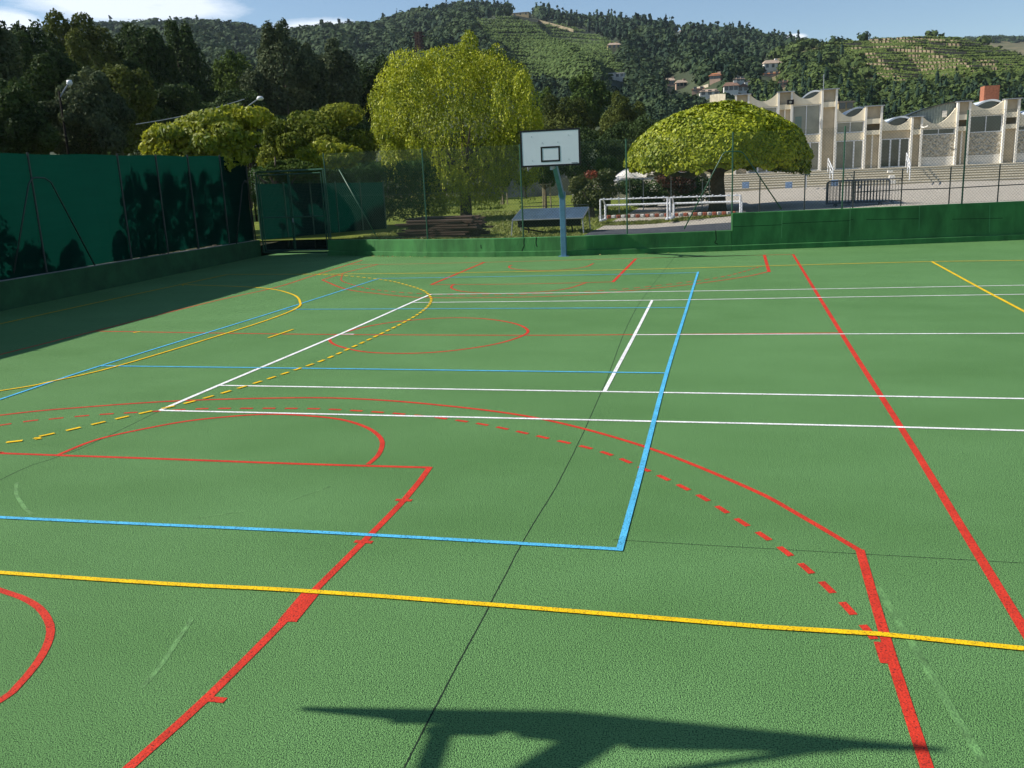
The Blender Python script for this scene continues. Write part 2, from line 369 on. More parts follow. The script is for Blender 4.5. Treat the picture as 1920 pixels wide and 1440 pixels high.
# white tennis lines
wl = MB(); Z = .005
for l in ([(300, 770), (700, 779), (1200, 790), (1600, 799), (1920, 808)], [(410, 723), (900, 731), (1400, 739), (1920, 748)],
          [(1192, 628), (1577, 626.5), (1920, 625.5)], [(775, 567.5), (1230, 563), (1600, 557), (1920, 552)], [(808, 552), (1200, 547.5), (1600, 541), (1920, 535)]):
    strip(wl, spline(ext(px(*l), 9), .5), WD if l[0][0] < 1000 or True else WD, Z)
strip(wl, spline(px((300, 770), (410, 723), (642, 625), (775, 566), (808, 552)), .4), WD * 1.25, Z + .0005)
strip(wl, spline(px((1133, 735), (1193, 622), (1223, 563)), .4), WD, Z + .0005)
a = np.array(gz(640, 627)[:2]); strip(wl, [a, a + np.array([.25, 0])], .05, Z + .001)
wl.build('tennis_court_lines', m_wht)['kind'] = 'structure'
# blue volleyball lines
bl = MB(); Z = .007
strip(bl, spline([(-4.5, -9.05)] + px((0, 971), (600, 999), (1161, 1031)), .4), WD, Z)
strip(bl, spline(px((1161, 1034), (1206, 868), (1250, 700), (1288, 577), (1309, 510)), .4), WD, Z + .0005)
strip(bl, spline(px((1308, 511.5), (1160, 514.7), (900, 519.5), (711, 522.5)), .4), WD, Z)
strip(bl, spline(px((711, 522.5), (530, 580.5), (190, 686), (0, 749.5)) + [(-4.5, -9.05)], .4), WD, Z + .0005)
strip(bl, spline(px((190, 686.5), (640, 692), (900, 695.5), (1250, 700)), .4), WD, Z); strip(bl, spline(px((530, 580.5), (900, 579), (1288, 577)), .4), WD, Z)
bl.build('volleyball_court_lines', m_blue)['kind'] = 'structure'
# yellow handball lines
yl = MB(); Z = .009
strip(yl, spline([(-9.93, -10.0)] + px((0, 1075), (560, 1109), (915, 1135), (1430, 1177), (1919, 1218)) + [(12.5, -10.6)], .4), WD, Z)
strip(yl, spline(ext(px((427, 515), (594, 514.5), (800, 512.5), (1154, 506.5), (1496, 497.4), (1746, 491), (1919, 488.7)), 8), .4), WD, Z)
strip(yl, spline([(-9.93, -10.0)] + px((0, 608), (427, 515)), .5), WD, Z)
strip(yl, spline(px((343, 534), (487, 540), (547, 552), (563, 568), (553, 580), (500, 601), (400, 633), (220, 687), (100, 715), (0, 733.5)) + [(-7.2, -6.9), (-9.93, -7.6)]), WD, Z)
strip(yl, spline([(-9.93, 7.6)] + px((343, 534))), WD, Z)
dashes(yl, px((594, 515), (654, 518), (722, 525.6), (763, 535), (793, 545), (807, 557), (807, 568), (793, 583), (763, 602), (707, 630), (651, 656), (607, 675.6), (566, 690), (467, 722.7), (367, 752), (293, 769.5), (250, 779), (207, 789), (160, 800), (112, 811), (60, 822), (7, 831)) + [(-6.5, -9.0)], WD * 1.1, Z)
strip(yl, px((503, 634), (550, 618)), WD, Z); strip(yl, px((250, 624.4), (263, 622.4)), WD, Z)
strip(yl, spline(ext(px((1747, 491), (1840, 542), (1920, 584.5)), 12), .5), WD * 1.15, Z + .0005)
yl.build('handball_court_lines', m_yel)['kind'] = 'structure'
# red basketball lines
rl = MB(); Z = .0022; e = .0003
strip(rl, spline(ext(px((1487, 477), (1577, 624), (1690, 803), (1800, 984), (1920, 1181)), 2.5), .5), .068, Z)
strip(rl, spline(ext(ext(px((587, 517), (517, 539), (400, 565), (177, 621), (0, 665)), 9), 4.5, False), .5), WD, Z)
strip(rl, spline(px((1487, 477), (1300, 481.6), (904, 492), (704, 496)) + [(-7.07, 12.75)], .5), WD, Z + e)
strip(rl, spline(px((177, 621), (400, 624.5), (640, 627.5), (1000, 628.7), (1190, 627.6), (1577, 624.5)), .5), WD, Z + e)
strip(rl, spline(px((635, 627), (685, 613), (747, 603), (826, 596.6), (888, 596.6), (935, 601), (972, 609), (989.7, 620), (979, 630), (935, 644), (872, 654.7), (810, 661), (747, 662.8), (685, 660), (641, 651), (622, 643), (619, 635), (635, 627))), WD, Z + 2 * e)
strip(rl, spline(px((709, 495.6), (677, 504), (648, 511), (604, 525)), .3), WD, Z + 2 * e)
strip(rl, spline(px((604, 525), (650, 542.5), (720, 552), (779, 557.5), (841, 558.6), (940, 558), (1060, 554.7), (1160, 547), (1298, 533), (1397, 519), (1442, 509))), WD, Z + 3 * e)
strip(rl, px((1442, 510), (1433, 478)), WD * 1.6, Z + 2 * e)
dashes(rl, px((642, 515), (640, 525), (652, 531), (683, 540), (733, 546.7), (796, 551), (880, 553), (1000, 551.5), (1140, 544), (1202, 538.8), (1298, 527.7), (1369, 516), (1432, 498)), WD, Z + 2 * e)
strip(rl, px((908, 492), (808, 534)), WD * 1.5, Z + 2 * e); strip(rl, spline(px((808, 534), (980, 532.6), (1149, 528.7)), .4), WD, Z + 3 * e); strip(rl, px((1149, 528.9), (1192, 485.4)), WD * 1.5, Z + 2 * e)
strip(rl, spline(px((1100, 530), (1060, 542), (998, 548.4), (935, 550.6), (872, 547.2), (850, 542), (846, 537.5), (852, 533))), WD, Z + 4 * e)
strip(rl, spline(px((1113, 494), (1097, 500.6), (1060, 505.6), (1010, 507.5), (966, 504.7), (954, 500.6), (960, 497))), WD, Z + 2 * e)
strip(rl, spline([(-2.5, -7.3)] + px((0, 850), (300, 860.5), (560, 870), (806, 877)), .4), WD, Z + e)
strip(rl, spline(ext(px((806, 876), (755, 941), (555, 1142), (390, 1307), (240, 1441)), 2), .4), .06, Z + 2 * e)
for (a, b, w) in (((583, 1112), (538, 1166), .13),):
    strip(rl, [np.array(p) for p in px(a, b)], w, Z + 3 * e)
for (x, y) in ((392, 1311), (676, 1016), (752, 938)):
    p = np.array(gz(x, y)[:2]); strip(rl, [p - (.05, 0), p + (.10, 0)], .05, Z + 4 * e)
strip(rl, spline(px((107, 854), (180, 825), (267, 805), (350, 790), (433, 781), (500, 777), (567, 779), (640, 787), (690, 803), (714, 822), (716, 838), (708, 855), (690, 871))), WD, Z + 3 * e)
strip(rl, spline([(-.9, -9.95)] + px((0, 1107), (43, 1122), (73, 1140), (90, 1163), (95, 1185), (87, 1213), (67, 1247), (33, 1287), (0, 1314)) + [(1.2, -11.9)], .08), WD, Z + 3 * e)
strip(rl, spline([(-6.2, -8.7), (-5.2, -7.1)] + px((0, 779), (167, 763), (333, 752), (500, 747), (640, 747), (800, 757.5), (1000, 783), (1200, 835), (1400, 914), (1500, 967), (1612, 1033)), .15), WD, Z + 4 * e)
strip(rl, spline(ext(px((1612, 1031), (1665, 1213), (1738, 1440)), 2), .4), .062, Z + 3 * e)
strip(rl, px((1655, 1205), (1668, 1245)), .10, Z + 5 * e)
dashes(rl, [(-5.6, -8.9), (-4.6, -7.4)] + px((32, 793), (85, 787), (180, 778), (283, 772), (367, 767), (457, 766), (540, 766), (627, 768), (770, 778), (900, 795), (1035, 824), (1130, 848), (1220, 885), (1308, 928), (1384, 975), (1464, 1028), (1545, 1096), (1620, 1175), (1662, 1232)), WD, Z + 2 * e, phase=.05)
rl.build('basketball_court_lines', m_red)['kind'] = 'structure'
# construction joints and faint traces
jl = MB()
strip(jl, spline(px((1272, 470), (1265, 482), (1195, 575), (1130, 730), (1060, 880), (985, 1008), (910, 1150), (830, 1300), (758, 1440)), .3) + rng.normal(0, .0015, (len(spline(px((1272, 470), (1265, 482), (1195, 575), (1130, 730), (1060, 880), (985, 1008), (910, 1150), (830, 1300), (758, 1440)), .3)), 2)), .008, .0012)
strip(jl, spline(px((1150, 1012), (1300, 1021), (1600, 1038), (1920, 1056)), .3), .007, .0012)
strip(jl, spline(px((0, 900), (60, 872), (150, 842), (300, 770)), .3), .008, .0012)
jl.build('court_joints', m_dark)['kind'] = 'structure'
m_scuff = mat('worn_green_paint', (.108, .236, .076), .85, .35, 9, .6, 70)
sc = MB()
for l, w in (([(32, 905), (30, 925), (45, 950), (60, 965)], .05), ([(88, 970), (150, 975), (200, 978)], .04), ([(365, 972), (460, 958)], .03), ([(540, 940), (620, 912)], .03),
             ([(1645, 1100), (1700, 1190), (1760, 1290), (1850, 1440)], .07), ([(360, 1160), (300, 1250), (265, 1290)], .05)):
    strip(sc, spline(px(*l), .1), w * .7, .0015)
sc.build('faded_paint_traces', m_scuff)['kind'] = 'structure'

r = np.random.default_rng(8); lp = []
for _ in range(70):
    x = r.choice([r.uniform(-7.5, 5), r.normal(-6.6, .5)]); lp.append((x, wall_y(x) - .14 - abs(r.normal(0, .12)), .02))
lp = np.array(lp); V, Q = leaves(lp, np.tile([0, 0, 1.0], (70, 1)), .07, 3, .7, .3)
o = npmesh('fallen_leaves', V, Q, leafmat('dry_leaves', (.16, .11, .04), (.42, .34, .12), .1), None, r.random(70)); tag(o, 'a few dry leaves blown against the foot of the low green wall', 'leaves', kind='stuff')
# ================================================================== walls round the court
def wall_strip(mb, line, th, z0, zt):
    """wall along a polyline with top heights zt"""
    n = len(line); P = np.array(line, float); d = np.gradient(P, axis=0); d /= np.linalg.norm(d, axis=1)[:, None]
    nn = np.stack([-d[:, 1], d[:, 0]], 1); vs = []
    for i in range(n):
        a = P[i]; b = P[i] + nn[i] * th
        vs += [(*a, z0), (*a, zt[i]), (*b, zt[i]), (*b, z0)]
    fs = [(0, 1, 2, 3)] + [tuple((n - 1) * 4 + k for k in (3, 2, 1, 0))]
    for i in range(n - 1):
        a = i * 4; fs += [(a, a + 4, a + 5, a + 1), (a + 1, a + 5, a + 6, a + 2), (a + 2, a + 6, a + 7, a + 3)]
    mb.add(vs, fs)
lo = [p for p in WB if p[0] < 5.3] + [(5.34, 14.535)]
w1 = empty('low_wall', (0, 14.1, 0), 'low green painted wall behind the far basketball board, left of its step up', 'wall')
def rel(l, o): return [(p[0] - o[0], p[1] - o[1]) for p in l]
mb = MB(); wall_strip(mb, rel(lo, (0, 14.1)), .22, -.1, [.57 + .012 * (i) for i in range(len(lo))]); mb.build('wall', m_wallg, w1, bevel=.015)
mb = MB(); wall_strip(mb, rel([(p[0], p[1] - .09) for p in lo], (0, 14.1)), .085, -.1, [.17] * len(lo)); mb.build('plinth', m_wallg, w1, bevel=.015)
hi = [(5.345, 14.536)] + [p for p in WB if p[0] > 5.32]
w2 = empty('stepped_wall', (5.345, 14.536, 0), 'taller green painted wall at the right end of the court', 'wall')
mb = MB(); wall_strip(mb, rel(hi, (5.345, 14.536)), .24, -.1, [1.18] * len(hi)); mb.build('wall', m_wallg, w2, bevel=.015)
mb = MB(); wall_strip(mb, rel([(p[0], p[1] - .09) for p in hi], (5.345, 14.536)), .085, -.1, [.17] * len(hi)); mb.build('plinth', m_wallg, w2, bevel=.015)
def wpt(xp, yp, off=.004):         # point of the photo on the wall face
    lx = gz(xp, 470)[0]
    for _ in range(3):
        y = wall_y(lx); a = (lx - 1, wall_y(lx - 1)); b = (lx + 1, wall_y(lx + 1)); p = onplane(xp, yp, a, b); lx = p[0]
    return np.array([p[0], wall_y(p[0]) - off, p[2]])
def wstrip(pts, r): 
    mb = MB(); P = [wpt(*p) for p in pts]
    for a, b in zip(P[:-1], P[1:]):
        d = b - a; L = math.hypot(d[0], d[2]); nx, nz_ = -d[2] / L * r, d[0] / L * r
        mb.add([(a[0] - nx, a[1], a[2] - nz_), (b[0] - nx, b[1], b[2] - nz_), (b[0] + nx, b[1], b[2] + nz_), (a[0] + nx, a[1], a[2] + nz_)], [(0, 1, 2, 3)])
    return mb
def wchild(pts, r, name, M, par):
    mb = wstrip(pts, r); l = par.location; mb.v = [(v[0] - l[0], v[1] - l[1], v[2] - l[2]) for v in mb.v]; mb.build(name, M, par)
for pts in ([(983, 446), (982, 456), (983, 460), (979, 470), (978, 474)], [(1006, 445), (1005, 456), (1007, 463)], [(902, 459), (903, 466)], [(1342, 432), (1343, 450), (1340, 455), (1346, 458)]):
    wchild(pts, .014, 'crack', m_dark, w1)
for pts in ([(801, 450), (801, 468)], [(1113, 443), (1113, 462)], [(703, 451), (702, 466)]): wchild(pts, .008, 'joint', m_pale, w1)
for pts in ([(1467, 396), (1465, 446)], [(1594, 389), (1593, 443)], [(1724, 385), (1723, 432)], [(1856, 384), (1855, 436)]): wchild(pts, .009, 'joint', m_pale, w2)
for pts in ([(1375, 425), (1466, 421.5)], [(1467, 419), (1594, 413.5)], [(1594, 412), (1723, 410)], [(1785, 411), (1880, 409)]): wchild(pts, .007, 'crack', m_dark, w2)
# left wall
w3 = empty('left_wall', (left_x(3), 3, 0), 'low green wall along the left edge of the court, its shade deepened in the paint colour', 'wall')
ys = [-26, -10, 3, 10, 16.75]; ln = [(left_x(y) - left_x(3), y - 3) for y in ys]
mb = MB(); wall_strip(mb, ln, .25, -.1, [.70, .70, .70, .67, .60]); mb.build('wall', mat('shade_darkened_wall_green', (.020, .080, .028), .8, .25, 2.2, .35, 18), w3, bevel=.01)  # wall green darkened here so the colour itself carries part of the shade
mb = MB(); wall_strip(mb, [(p[0] - .05, p[1]) for p in ln], .15, .5, [.712, .712, .712, .682, .612]); mb.build('coping_edge', m_conc, w3)

# ================================================================== fences
def fence_frame(a, b):
    a = np.array(a, float); b = np.array(b, float); L = np.linalg.norm(b - a); u = (b - a) / L; return a, u, L
def chain_mesh(mb, o, u, L, z0, z1, pitch=.10, r=.0024):
    """diamond wire mesh between two points, wires as thin prisms; o,u in xy"""
    H = z1 - z0; n = int((L + H) / pitch) + 1; V = []; Q = []
    nv = np.array([-u[1], u[0], 0]); U = np.array([u[0], u[1], 0]); O = np.array([o[0], o[1], z0])
    for sgn in (1, -1):
        for i in range(n):
            s0 = i * pitch - H; a, b = (s0, 0.0), (s0 + H, H)
            if a[0] < 0: a = (0.0, -s0)
            if b[0] > L: b = (L, L - s0)
            if b[0] - a[0] < .02: continue
            if sgn < 0: a, b = (L - a[0], a[1]), (L - b[0], b[1])
            A = O + U * a[0] + np.array([0, 0, a[1]]) + nv * .001 * sgn; B = O + U * b[0] + np.array([0, 0, b[1]]) + nv * .001 * sgn
            d = (B - A) / np.linalg.norm(B - A); w = np.cross(d, nv); k = len(V)
            for P_ in (A, B): V += [P_ + nv * r, P_ - nv * r * .5 + w * r * .9, P_ - nv * r * .5 - w * r * .9]
            Q += [(k, k + 1, k + 4, k + 3), (k + 1, k + 2, k + 5, k + 4), (k + 2, k, k + 3, k + 5)]
    mb.add(V, Q)
# far fence standing on the low wall and the stepped wall
FX = [(-9.2, 16.2), (-4.96, 14.9), (-1.4, 14.3), (2.05, 14.3), (5.34, 14.66), (8.7, 15.15), (12.3, 15.8), (16.0, 16.5), (19.7, 17.2), (23.4, 17.9)]
TOPZ = [3.72, 3.68, 3.62, 3.62, 3.66, 3.68, 3.98, 4.0, 4.0, 4.0]; BOTZ = [0.0, .58, .58, .58, .1, 1.18, 1.18, 1.18, 1.18, 1.18]
f1 = empty('chain_link_fence', (0, 14.3, 0), 'tall green chain-link fence with thin posts on the wall behind the far basketball board', 'fence')
O1 = np.array([0, 14.3])
mb = MB()
for i in range(len(FX) - 1):
    o, u, L = fence_frame(np.array(FX[i]) - O1, np.array(FX[i + 1]) - O1)
    zb = .62 if i < 4 else 1.19
    chain_mesh(mb, o, u, L, zb, min(TOPZ[i], TOPZ[i + 1]) - .03)
mb.build('wire_mesh', m_wire, f1)
mb = MB()
for i in range(len(FX) - 1):
    for k in (0, .5, 1):
        zb = .66 if i < 4 else 1.22; a = np.append(np.array(FX[i]) - O1, zb + (TOPZ[i] - .04 - zb) * k); b = np.append(np.array(FX[i + 1]) - O1, zb + (TOPZ[i + 1] - .04 - zb) * k); mb.bar(a, b, .0022, n=3)
mb.build('tension_wires', m_wire, f1)
for i, (x, y) in enumerate(FX):
    MB().tube([(x, y - O1[1], BOTZ[i]), (x, y - O1[1], TOPZ[i])], .026, 8).build('post', m_green_metal, f1, smooth=False)
# braces of the far fence
def vbrace(parent, o2, feet, apex, y, r=.02):
    pts = [feet[0], apex[0], apex[1], feet[1]] if len(feet) > 1 else [feet[0], apex[0]]
    P = []
    for (x, yy) in pts:
        q = onplane(x, yy, (o2[2], o2[3]), (o2[4], o2[5])); P.append(q)
    L = []
    for i, p in enumerate(P):
        if 0 < i < len(P) - 1:
            a = p + (P[i - 1] - p) / np.linalg.norm(P[i - 1] - p) * .12; b = p + (P[i + 1] - p) / np.linalg.norm(P[i + 1] - p) * .12
            L += [a, p * .5 + (a + b) * .25, b]
        else: L.append(p)
    L = [(q[0] - o2[0], q[1] - o2[1] - y, q[2]) for q in L]
    MB().tube(L, r, 8).build('brace', m_green_metal, parent, smooth=True)
vbrace(f1, (0, 14.3, 5.34, 14.66, 8.7, 15.15), [(1283, 429), (1465, 392)], [(1358, 284), (1392, 284)], .06)
vbrace(f1, (0, 14.3, -9.2, 16.2, -4.96, 14.9), [(709, 447)], [(637, 318)], .06)
# left fence with windbreak cloth
f2 = empty('windbreak_fence', (left_x(3) - .15, 3, 0), 'tall fence covered in dark green windbreak cloth on the left wall', 'fence')
LF = [-24 + 3.63 * i for i in range(12)]
LF = [y for y in LF if y < 16] + [16.6]
def lfp(y, z, dx=0.0): return (left_x(y) - left_x(3) + dx, y - 3, z)
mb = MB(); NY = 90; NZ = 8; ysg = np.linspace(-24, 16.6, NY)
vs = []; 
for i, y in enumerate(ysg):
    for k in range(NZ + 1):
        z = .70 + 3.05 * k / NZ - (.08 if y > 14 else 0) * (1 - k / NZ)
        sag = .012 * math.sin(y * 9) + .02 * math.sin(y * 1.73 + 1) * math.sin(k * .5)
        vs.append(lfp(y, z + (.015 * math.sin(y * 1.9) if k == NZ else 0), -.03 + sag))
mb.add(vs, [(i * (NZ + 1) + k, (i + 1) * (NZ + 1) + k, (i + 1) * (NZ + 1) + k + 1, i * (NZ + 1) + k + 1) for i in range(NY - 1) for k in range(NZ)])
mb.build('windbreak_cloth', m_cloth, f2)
LPY = [5.0, 8.7, 10.65, 12.5, 14.6, 16.5, 1.3, -2.4, -6.1, -9.8, -13.5]
for y in LPY: MB().tube([lfp(y, .6, .03), lfp(y, 3.79, .03)], .028, 8).build('post', m_dkpost, f2)
a_, b_ = (left_x(3) - .1, 3), (left_x(16.7) - .1, 16.7)
P = [onplane(*p, a_, b_) for p in ((22, 512), (50, 345), (56, 335), (64, 333), (80, 334), (92, 342), (174, 497))]
MB().tube([(q[0] - f2.location[0] + .06, q[1] - 3, q[2]) for q in P], .022, 8).build('brace', m_dkpost, f2, smooth=True)
P = [onplane(*p, a_, b_) for p in ((440, 462), (452, 345), (457, 338), (462, 345), (478, 455))]
MB().tube([(q[0] - f2.location[0] + .06, q[1] - 3, q[2]) for q in P], .022, 8).build('brace', m_dkpost, f2, smooth=True)

# gate in the far left corner
g = empty('double_gate', (-12.3, 16.75, 0), 'double green steel gate with wire panels in the far left corner', 'gate')
gx = lambda x, y: (lambda q: np.array([q[0] + 12.3, q[1] - 16.75, q[2]]))(onplane(x, y, (-12.3, 16.75), (-9.3, 16.25)))
def lg(s, z): return np.array([3.0 * s, -.5 * s, z])
def frame(mb, s0, s1, z0, z1, r=.025):
    for a, b in ((lg(s0, z0), lg(s0, z1)), (lg(s1, z0), lg(s1, z1)), (lg(s0, z0), lg(s1, z0)), (lg(s0, z1), lg(s1, z1))): mb.tube([a, b], r, 6)
mb = MB(); frame(mb, .0, 1.0, .12, 3.15, .035); mb.build('gate_frame', m_green_metal, g)
for s0, s1 in ((.035, .475), (.495, .965)):
    mb = MB(); frame(mb, s0, s1, .2, 3.03); mb.tube([lg(s0, 1.45), lg(s1, 1.45)], .02, 6); l = mb.build('gate_leaf', m_green_metal, g)
    mb = MB(); a = lg(s0, 0); b = lg(s1, 0); L = np.linalg.norm(b - a)
    k = int(L / .055)
    for i in range(1, k): p = a + (b - a) * i / k; mb.bar((p[0], p[1], .22), (p[0], p[1], 3.0), .0022, n=3)
    for i in range(1, 50): z = .2 + 2.83 * i / 50; mb.bar((a[0], a[1], z), (b[0], b[1], z), .0022, n=3)
    mb.build('wire_panel', m_wire, l)
mb = MB(); mb.tube([lg(.5, 1.25) + [0, -.05, 0], lg(.5, 1.40) + [0, -.05, 0]], .02, 6); mb.build('gate_lock', m_grey_metal, g)
# second windbreak fence beyond the gate
wf = empty('rear_windbreak_fence', (-13, 24, 0), 'green windbreak cloth fence seen beyond the gate, below the clipped hedge', 'fence')
A = at_ground(480, 37, 0); B = at_ground(718, 41, 0); A[2] = B[2] = 0
za = at(480, 345, 37)[2]; zb2 = at(718, 342, 41)[2]
wf.location = tuple(A)
mb = MB(); D_ = B - A
mb.add([(0, 0, -.3), (D_[0], D_[1], -.3), (D_[0], D_[1], zb2), (0, 0, za)], [(0, 1, 2, 3)]); mb.build('windbreak_cloth', m_cloth, wf)
for i in range(6): p = D_ * i / 5; MB().tube([(p[0], p[1] - .05, -.2), (p[0], p[1] - .05, za + (zb2 - za) * i / 5 + .06)], .03, 6).build('post', m_green_metal, wf)

# low cable railing behind the right wall
rf = empty('cable_railing', (6.5, 15.6, 0), 'low dark post and cable railing behind the stepped green wall', 'railing')
rp = []
for (xp, yt, yb) in ((1424, 330, 392), (1508, 326, 388), (1599, 321, 386), (1689, 316, 384), (1779, 313, 380), (1870, 308, 378)):
    q = onplane(xp, yb, (5.34, 15.2), (14.2, 16.75)); t = onplane(xp, yt, (5.34, 15.2), (14.2, 16.75)); rp.append((q[0] - 6.5, q[1] - 15.6, t[2]))
d = np.array(rp[-1]) - np.array(rp[-2])
for k in (1, 2, 3): rp.append(tuple(np.array(rp[5]) + d * k))
for p in rp: MB().tube([(p[0], p[1], .5), p], .02, 6).build('post', m_dkpost, rf)
mb = MB(); mb.tube([(p[0], p[1], p[2] - .03) for p in rp], .008, 5); mb.build('top_cable', m_grey_metal, rf)
mb = MB(); mb.tube([(p[0], p[1], p[2] - .66) for p in rp[2:]], .016, 5); mb.build('lower_rail', m_dkpost, rf)

# ================================================================== basketball hoops without rims
def hoop(loc, rz, label, group, zb=1.93, zt_=3.38, hd=.09):
    t = empty('basketball_stand', loc, label, 'basketball stand', group, rz)
    MB().box(-.085, -.085, 0, .085, .085, zb + .07).build('pole', m_bluepole, t, bevel=.012)
    MB().box(-.17, -.17, 0, .17, .17, .012).build('base_plate', m_bluepole, t)
    arm = MB(); p0 = np.array([0, .0, zb]); p1 = np.array([0, -1.69, zt_ - .03])
    for sx in (-.05, .05): pass
    d = (p1 - p0); d /= np.linalg.norm(d); nx = np.array([.07, 0, 0]); nv = np.cross(d, [1, 0, 0]) * hd; nw = nv
    q = [p0 - nx - nv, p0 + nx - nv, p0 + nx + nv, p0 - nx + nv]; q2 = [p1 - nx - nw, p1 + nx - nw, p1 + nx + nw, p1 - nx + nw]
    arm.add(q + q2, [(0, 1, 2, 3), (7, 6, 5, 4), (0, 4, 5, 1), (1, 5, 6, 2), (2, 6, 7, 3), (3, 7, 4, 0)]); arm.build('arm', m_bluepole, t, bevel=.01)
    MB().box(-.10, -.10, zb - .05, .10, .10, zb + .13).build('elbow_collar', m_bluepole, t, bevel=.01)
    s = MB()
    for sx in (-.62, .62):
        s.bar((0, -1.30, zt_ - .12), (sx, -1.72, 3.75), .028, n=6); s.bar((sx, -1.70, 3.05), (sx, -1.70, 3.80), .02, n=6)
    s.bar((-.62, -1.70, 3.30), (.62, -1.70, 3.30), .025, n=6); s.bar((0, -1.72, 2.80), (0, -1.12, 2.84), .045, n=6); s.bar((0, -1.72, 3.0), (0, -1.72, 2.76), .045, n=6); s.box(-.09, -1.735, 3.15, .09, -1.66, 3.42)
    s.build('support_frame', m_grey_metal, t)
    z0, z1, w, yb = 2.88, 3.93, .9, -1.78
    b = MB().box(-w, yb, z0, w, yb + .03, z1).build('backboard', m_board, t)
    f = MB()
    for (x0, zz0, x1, zz1) in ((-w - .012, z0 - .012, w + .012, z0 + .04), (-w - .012, z1 - .04, w + .012, z1 + .012), (-w - .012, z0 + .04, -w + .04, z1 - .04), (w - .04, z0 + .04, w + .012, z1 - .04)): f.box(x0, yb - .004, zz0, x1, yb + .033, zz1)
    f.build('border', m_black, b)
    f = MB(); a, c, h0, h1, k = -.295, .295, z0 + .12, z0 + .57, .05
    for (x0, zz0, x1, zz1) in ((a, h0, c, h0 + k), (a, h1 - k, c, h1), (a, h0 + k, a + k, h1 - k), (c - k, h0 + k, c, h1 - k)): f.box(x0, yb - .005, zz0, x1, yb - .001, zz1)
    f.build('target_square', m_black, b)
    for (x, z) in ((-.56, .87), (.56, .87), (-.24, .68), (.24, .68), (-.56, .17), (.56, .17), (-.21, .17), (.21, .17)): MB().tube([(x, yb - .006, z0 + z), (x, yb + .002, z0 + z)], .013, 8).build('bolt', m_grey_metal, b)
    f = MB()
    for i in range(9): f.box(.64 + .022 * i, yb - .005, z0 + .052, .655 + .022 * i, yb - .002, z0 + .052 + (.018 if i % 3 else .024))
    f.build('maker_marking', m_black, b)
    return t
h1 = hoop((.02, 13.92, 0), 0, 'white backboard with black square on a bent blue pole, no rim', 'basketball stands at both ends of the court')
h2 = hoop((.10, -13.6, 0), math.pi, 'rimless basketball stand out of view whose shadow crosses the near court', 'basketball stands at both ends of the court', 2.40, 3.42, .064)

# ================================================================== raised ground beyond the walls
def sheet(name, x0, x1, y0, y1, zf, M, nx=60, ny=60, edge=None):
    xs = np.linspace(x0, x1, nx); V = []; 
    for j in range(ny):
        for x in xs:
            ya = edge(x) if edge else y0; y = ya + (y1 - ya) * (j / (ny - 1)) ** 1.6
            V.append((x, y, zf(x, y)))
    Q = np.array([(j * nx + i, j * nx + i + 1, (j + 1) * nx + i + 1, (j + 1) * nx + i) for j in range(ny - 1) for i in range(nx - 1)])
    o = npmesh(name, np.array(V), Q, M, smooth=True); o['kind'] = 'structure'; return o
def gh(x, y):       # height of the ground beyond the far wall
    a = 0.46 + 0.24 * max(0, min(1, (x - 2) / 6)); return a - .10 * min(1, max(0, (y - 40) / 30)) * (x < 2) + .03 * math.sin(x * .7) * math.sin(y * .5)
sheet('lawn', -9.1, .3, 16, 84, gh, m_grass, 40, 70, lambda x: wall_y(x) + .2)
sheet('side_bank', -90, -9.1, 18.7, 84, lambda x, y: gh(x, y) - .02, m_grass, 60, 50)
sheet('left_bank', -90, -12.68, -40, 18.7, lambda x, y: .40 + .05 * math.sin(x + y), m_dirt, 50, 50)
gy = lambda x: wall_y(x) + .22
sheet('gravel_yard', .3, 60, 16, 59.3, gh, m_gravel, 90, 70, gy)
# asphalt strip nearer the wall and the grassy verge at its back
sheet('asphalt_strip', .35, 5.4, 15, 18.7, lambda x, y: gh(x, y) + .035, m_gravel2, 50, 30, lambda x: wall_y(x) + .23)
V0 = at_ground(1130, 38, 0)

# grass tufts along the lawn and verge: thin blades in one mass
bp = []
for i in range(16000):
    x = random.uniform(-9, .2); y = wall_y(x) + .3 + random.random() ** 1.6 * 22; bp.append((x, y, gh(x, y) + .03))
for i in range(4500):
    q = at_ground(random.uniform(1120, 1380), random.uniform(35.9, 37.5), 0); bp.append((q[0], q[1], gh(q[0], q[1]) + .04))
bp = np.array(bp); r = np.random.default_rng(5)
V, Q = leaves(bp, np.tile([0, -1, .2], (len(bp), 1)), r.uniform(.08, .2, len(bp)), 5, .22, .5, 0)
m_blade = leafmat('grass_blades', (.10, .14, .02), (.27, .28, .07), .3)
o = npmesh('grass_tufts', V, Q, m_blade, None, r.random(len(bp))); tag(o, 'short tufts of grass on the lawn and verge behind the court wall', 'grass', kind='stuff')

# ================================================================== foliage materials
lm_yellow = leafmat('yellow_green_leaves', (.075, .130, .008), (.50, .52, .022), .22)
lm_catalpa = leafmat('catalpa_leaves', (.085, .145, .007), (.40, .42, .010), .08)
lm_green = leafmat('mid_green_leaves', (.045, .085, .018), (.11, .16, .03), .3, .75, .10)
lm_dark = leafmat('dark_green_leaves', (.018, .038, .012), (.075, .115, .034), .22, .75, .10)
lm_grey = leafmat('grey_green_leaves', (.030, .050, .024), (.13, .16, .075), .22, .75, .10)
lm_olive = leafmat('olive_leaves', (.042, .062, .015), (.135, .160, .034), .28, .75, .10)
lm_vine = leafmat('broad_yellow_leaves', (.10, .16, .014), (.46, .45, .03), .35)
lm_hedge = leafmat('hedge_leaves', (.024, .060, .014), (.075, .15, .028), .2, .75, .10)
lm_red = leafmat('photinia_leaves', (.05, .08, .02), (.14, .15, .035), .3)
lm_redtip = leafmat('red_shoots', (.14, .035, .02), (.30, .07, .035), .3)

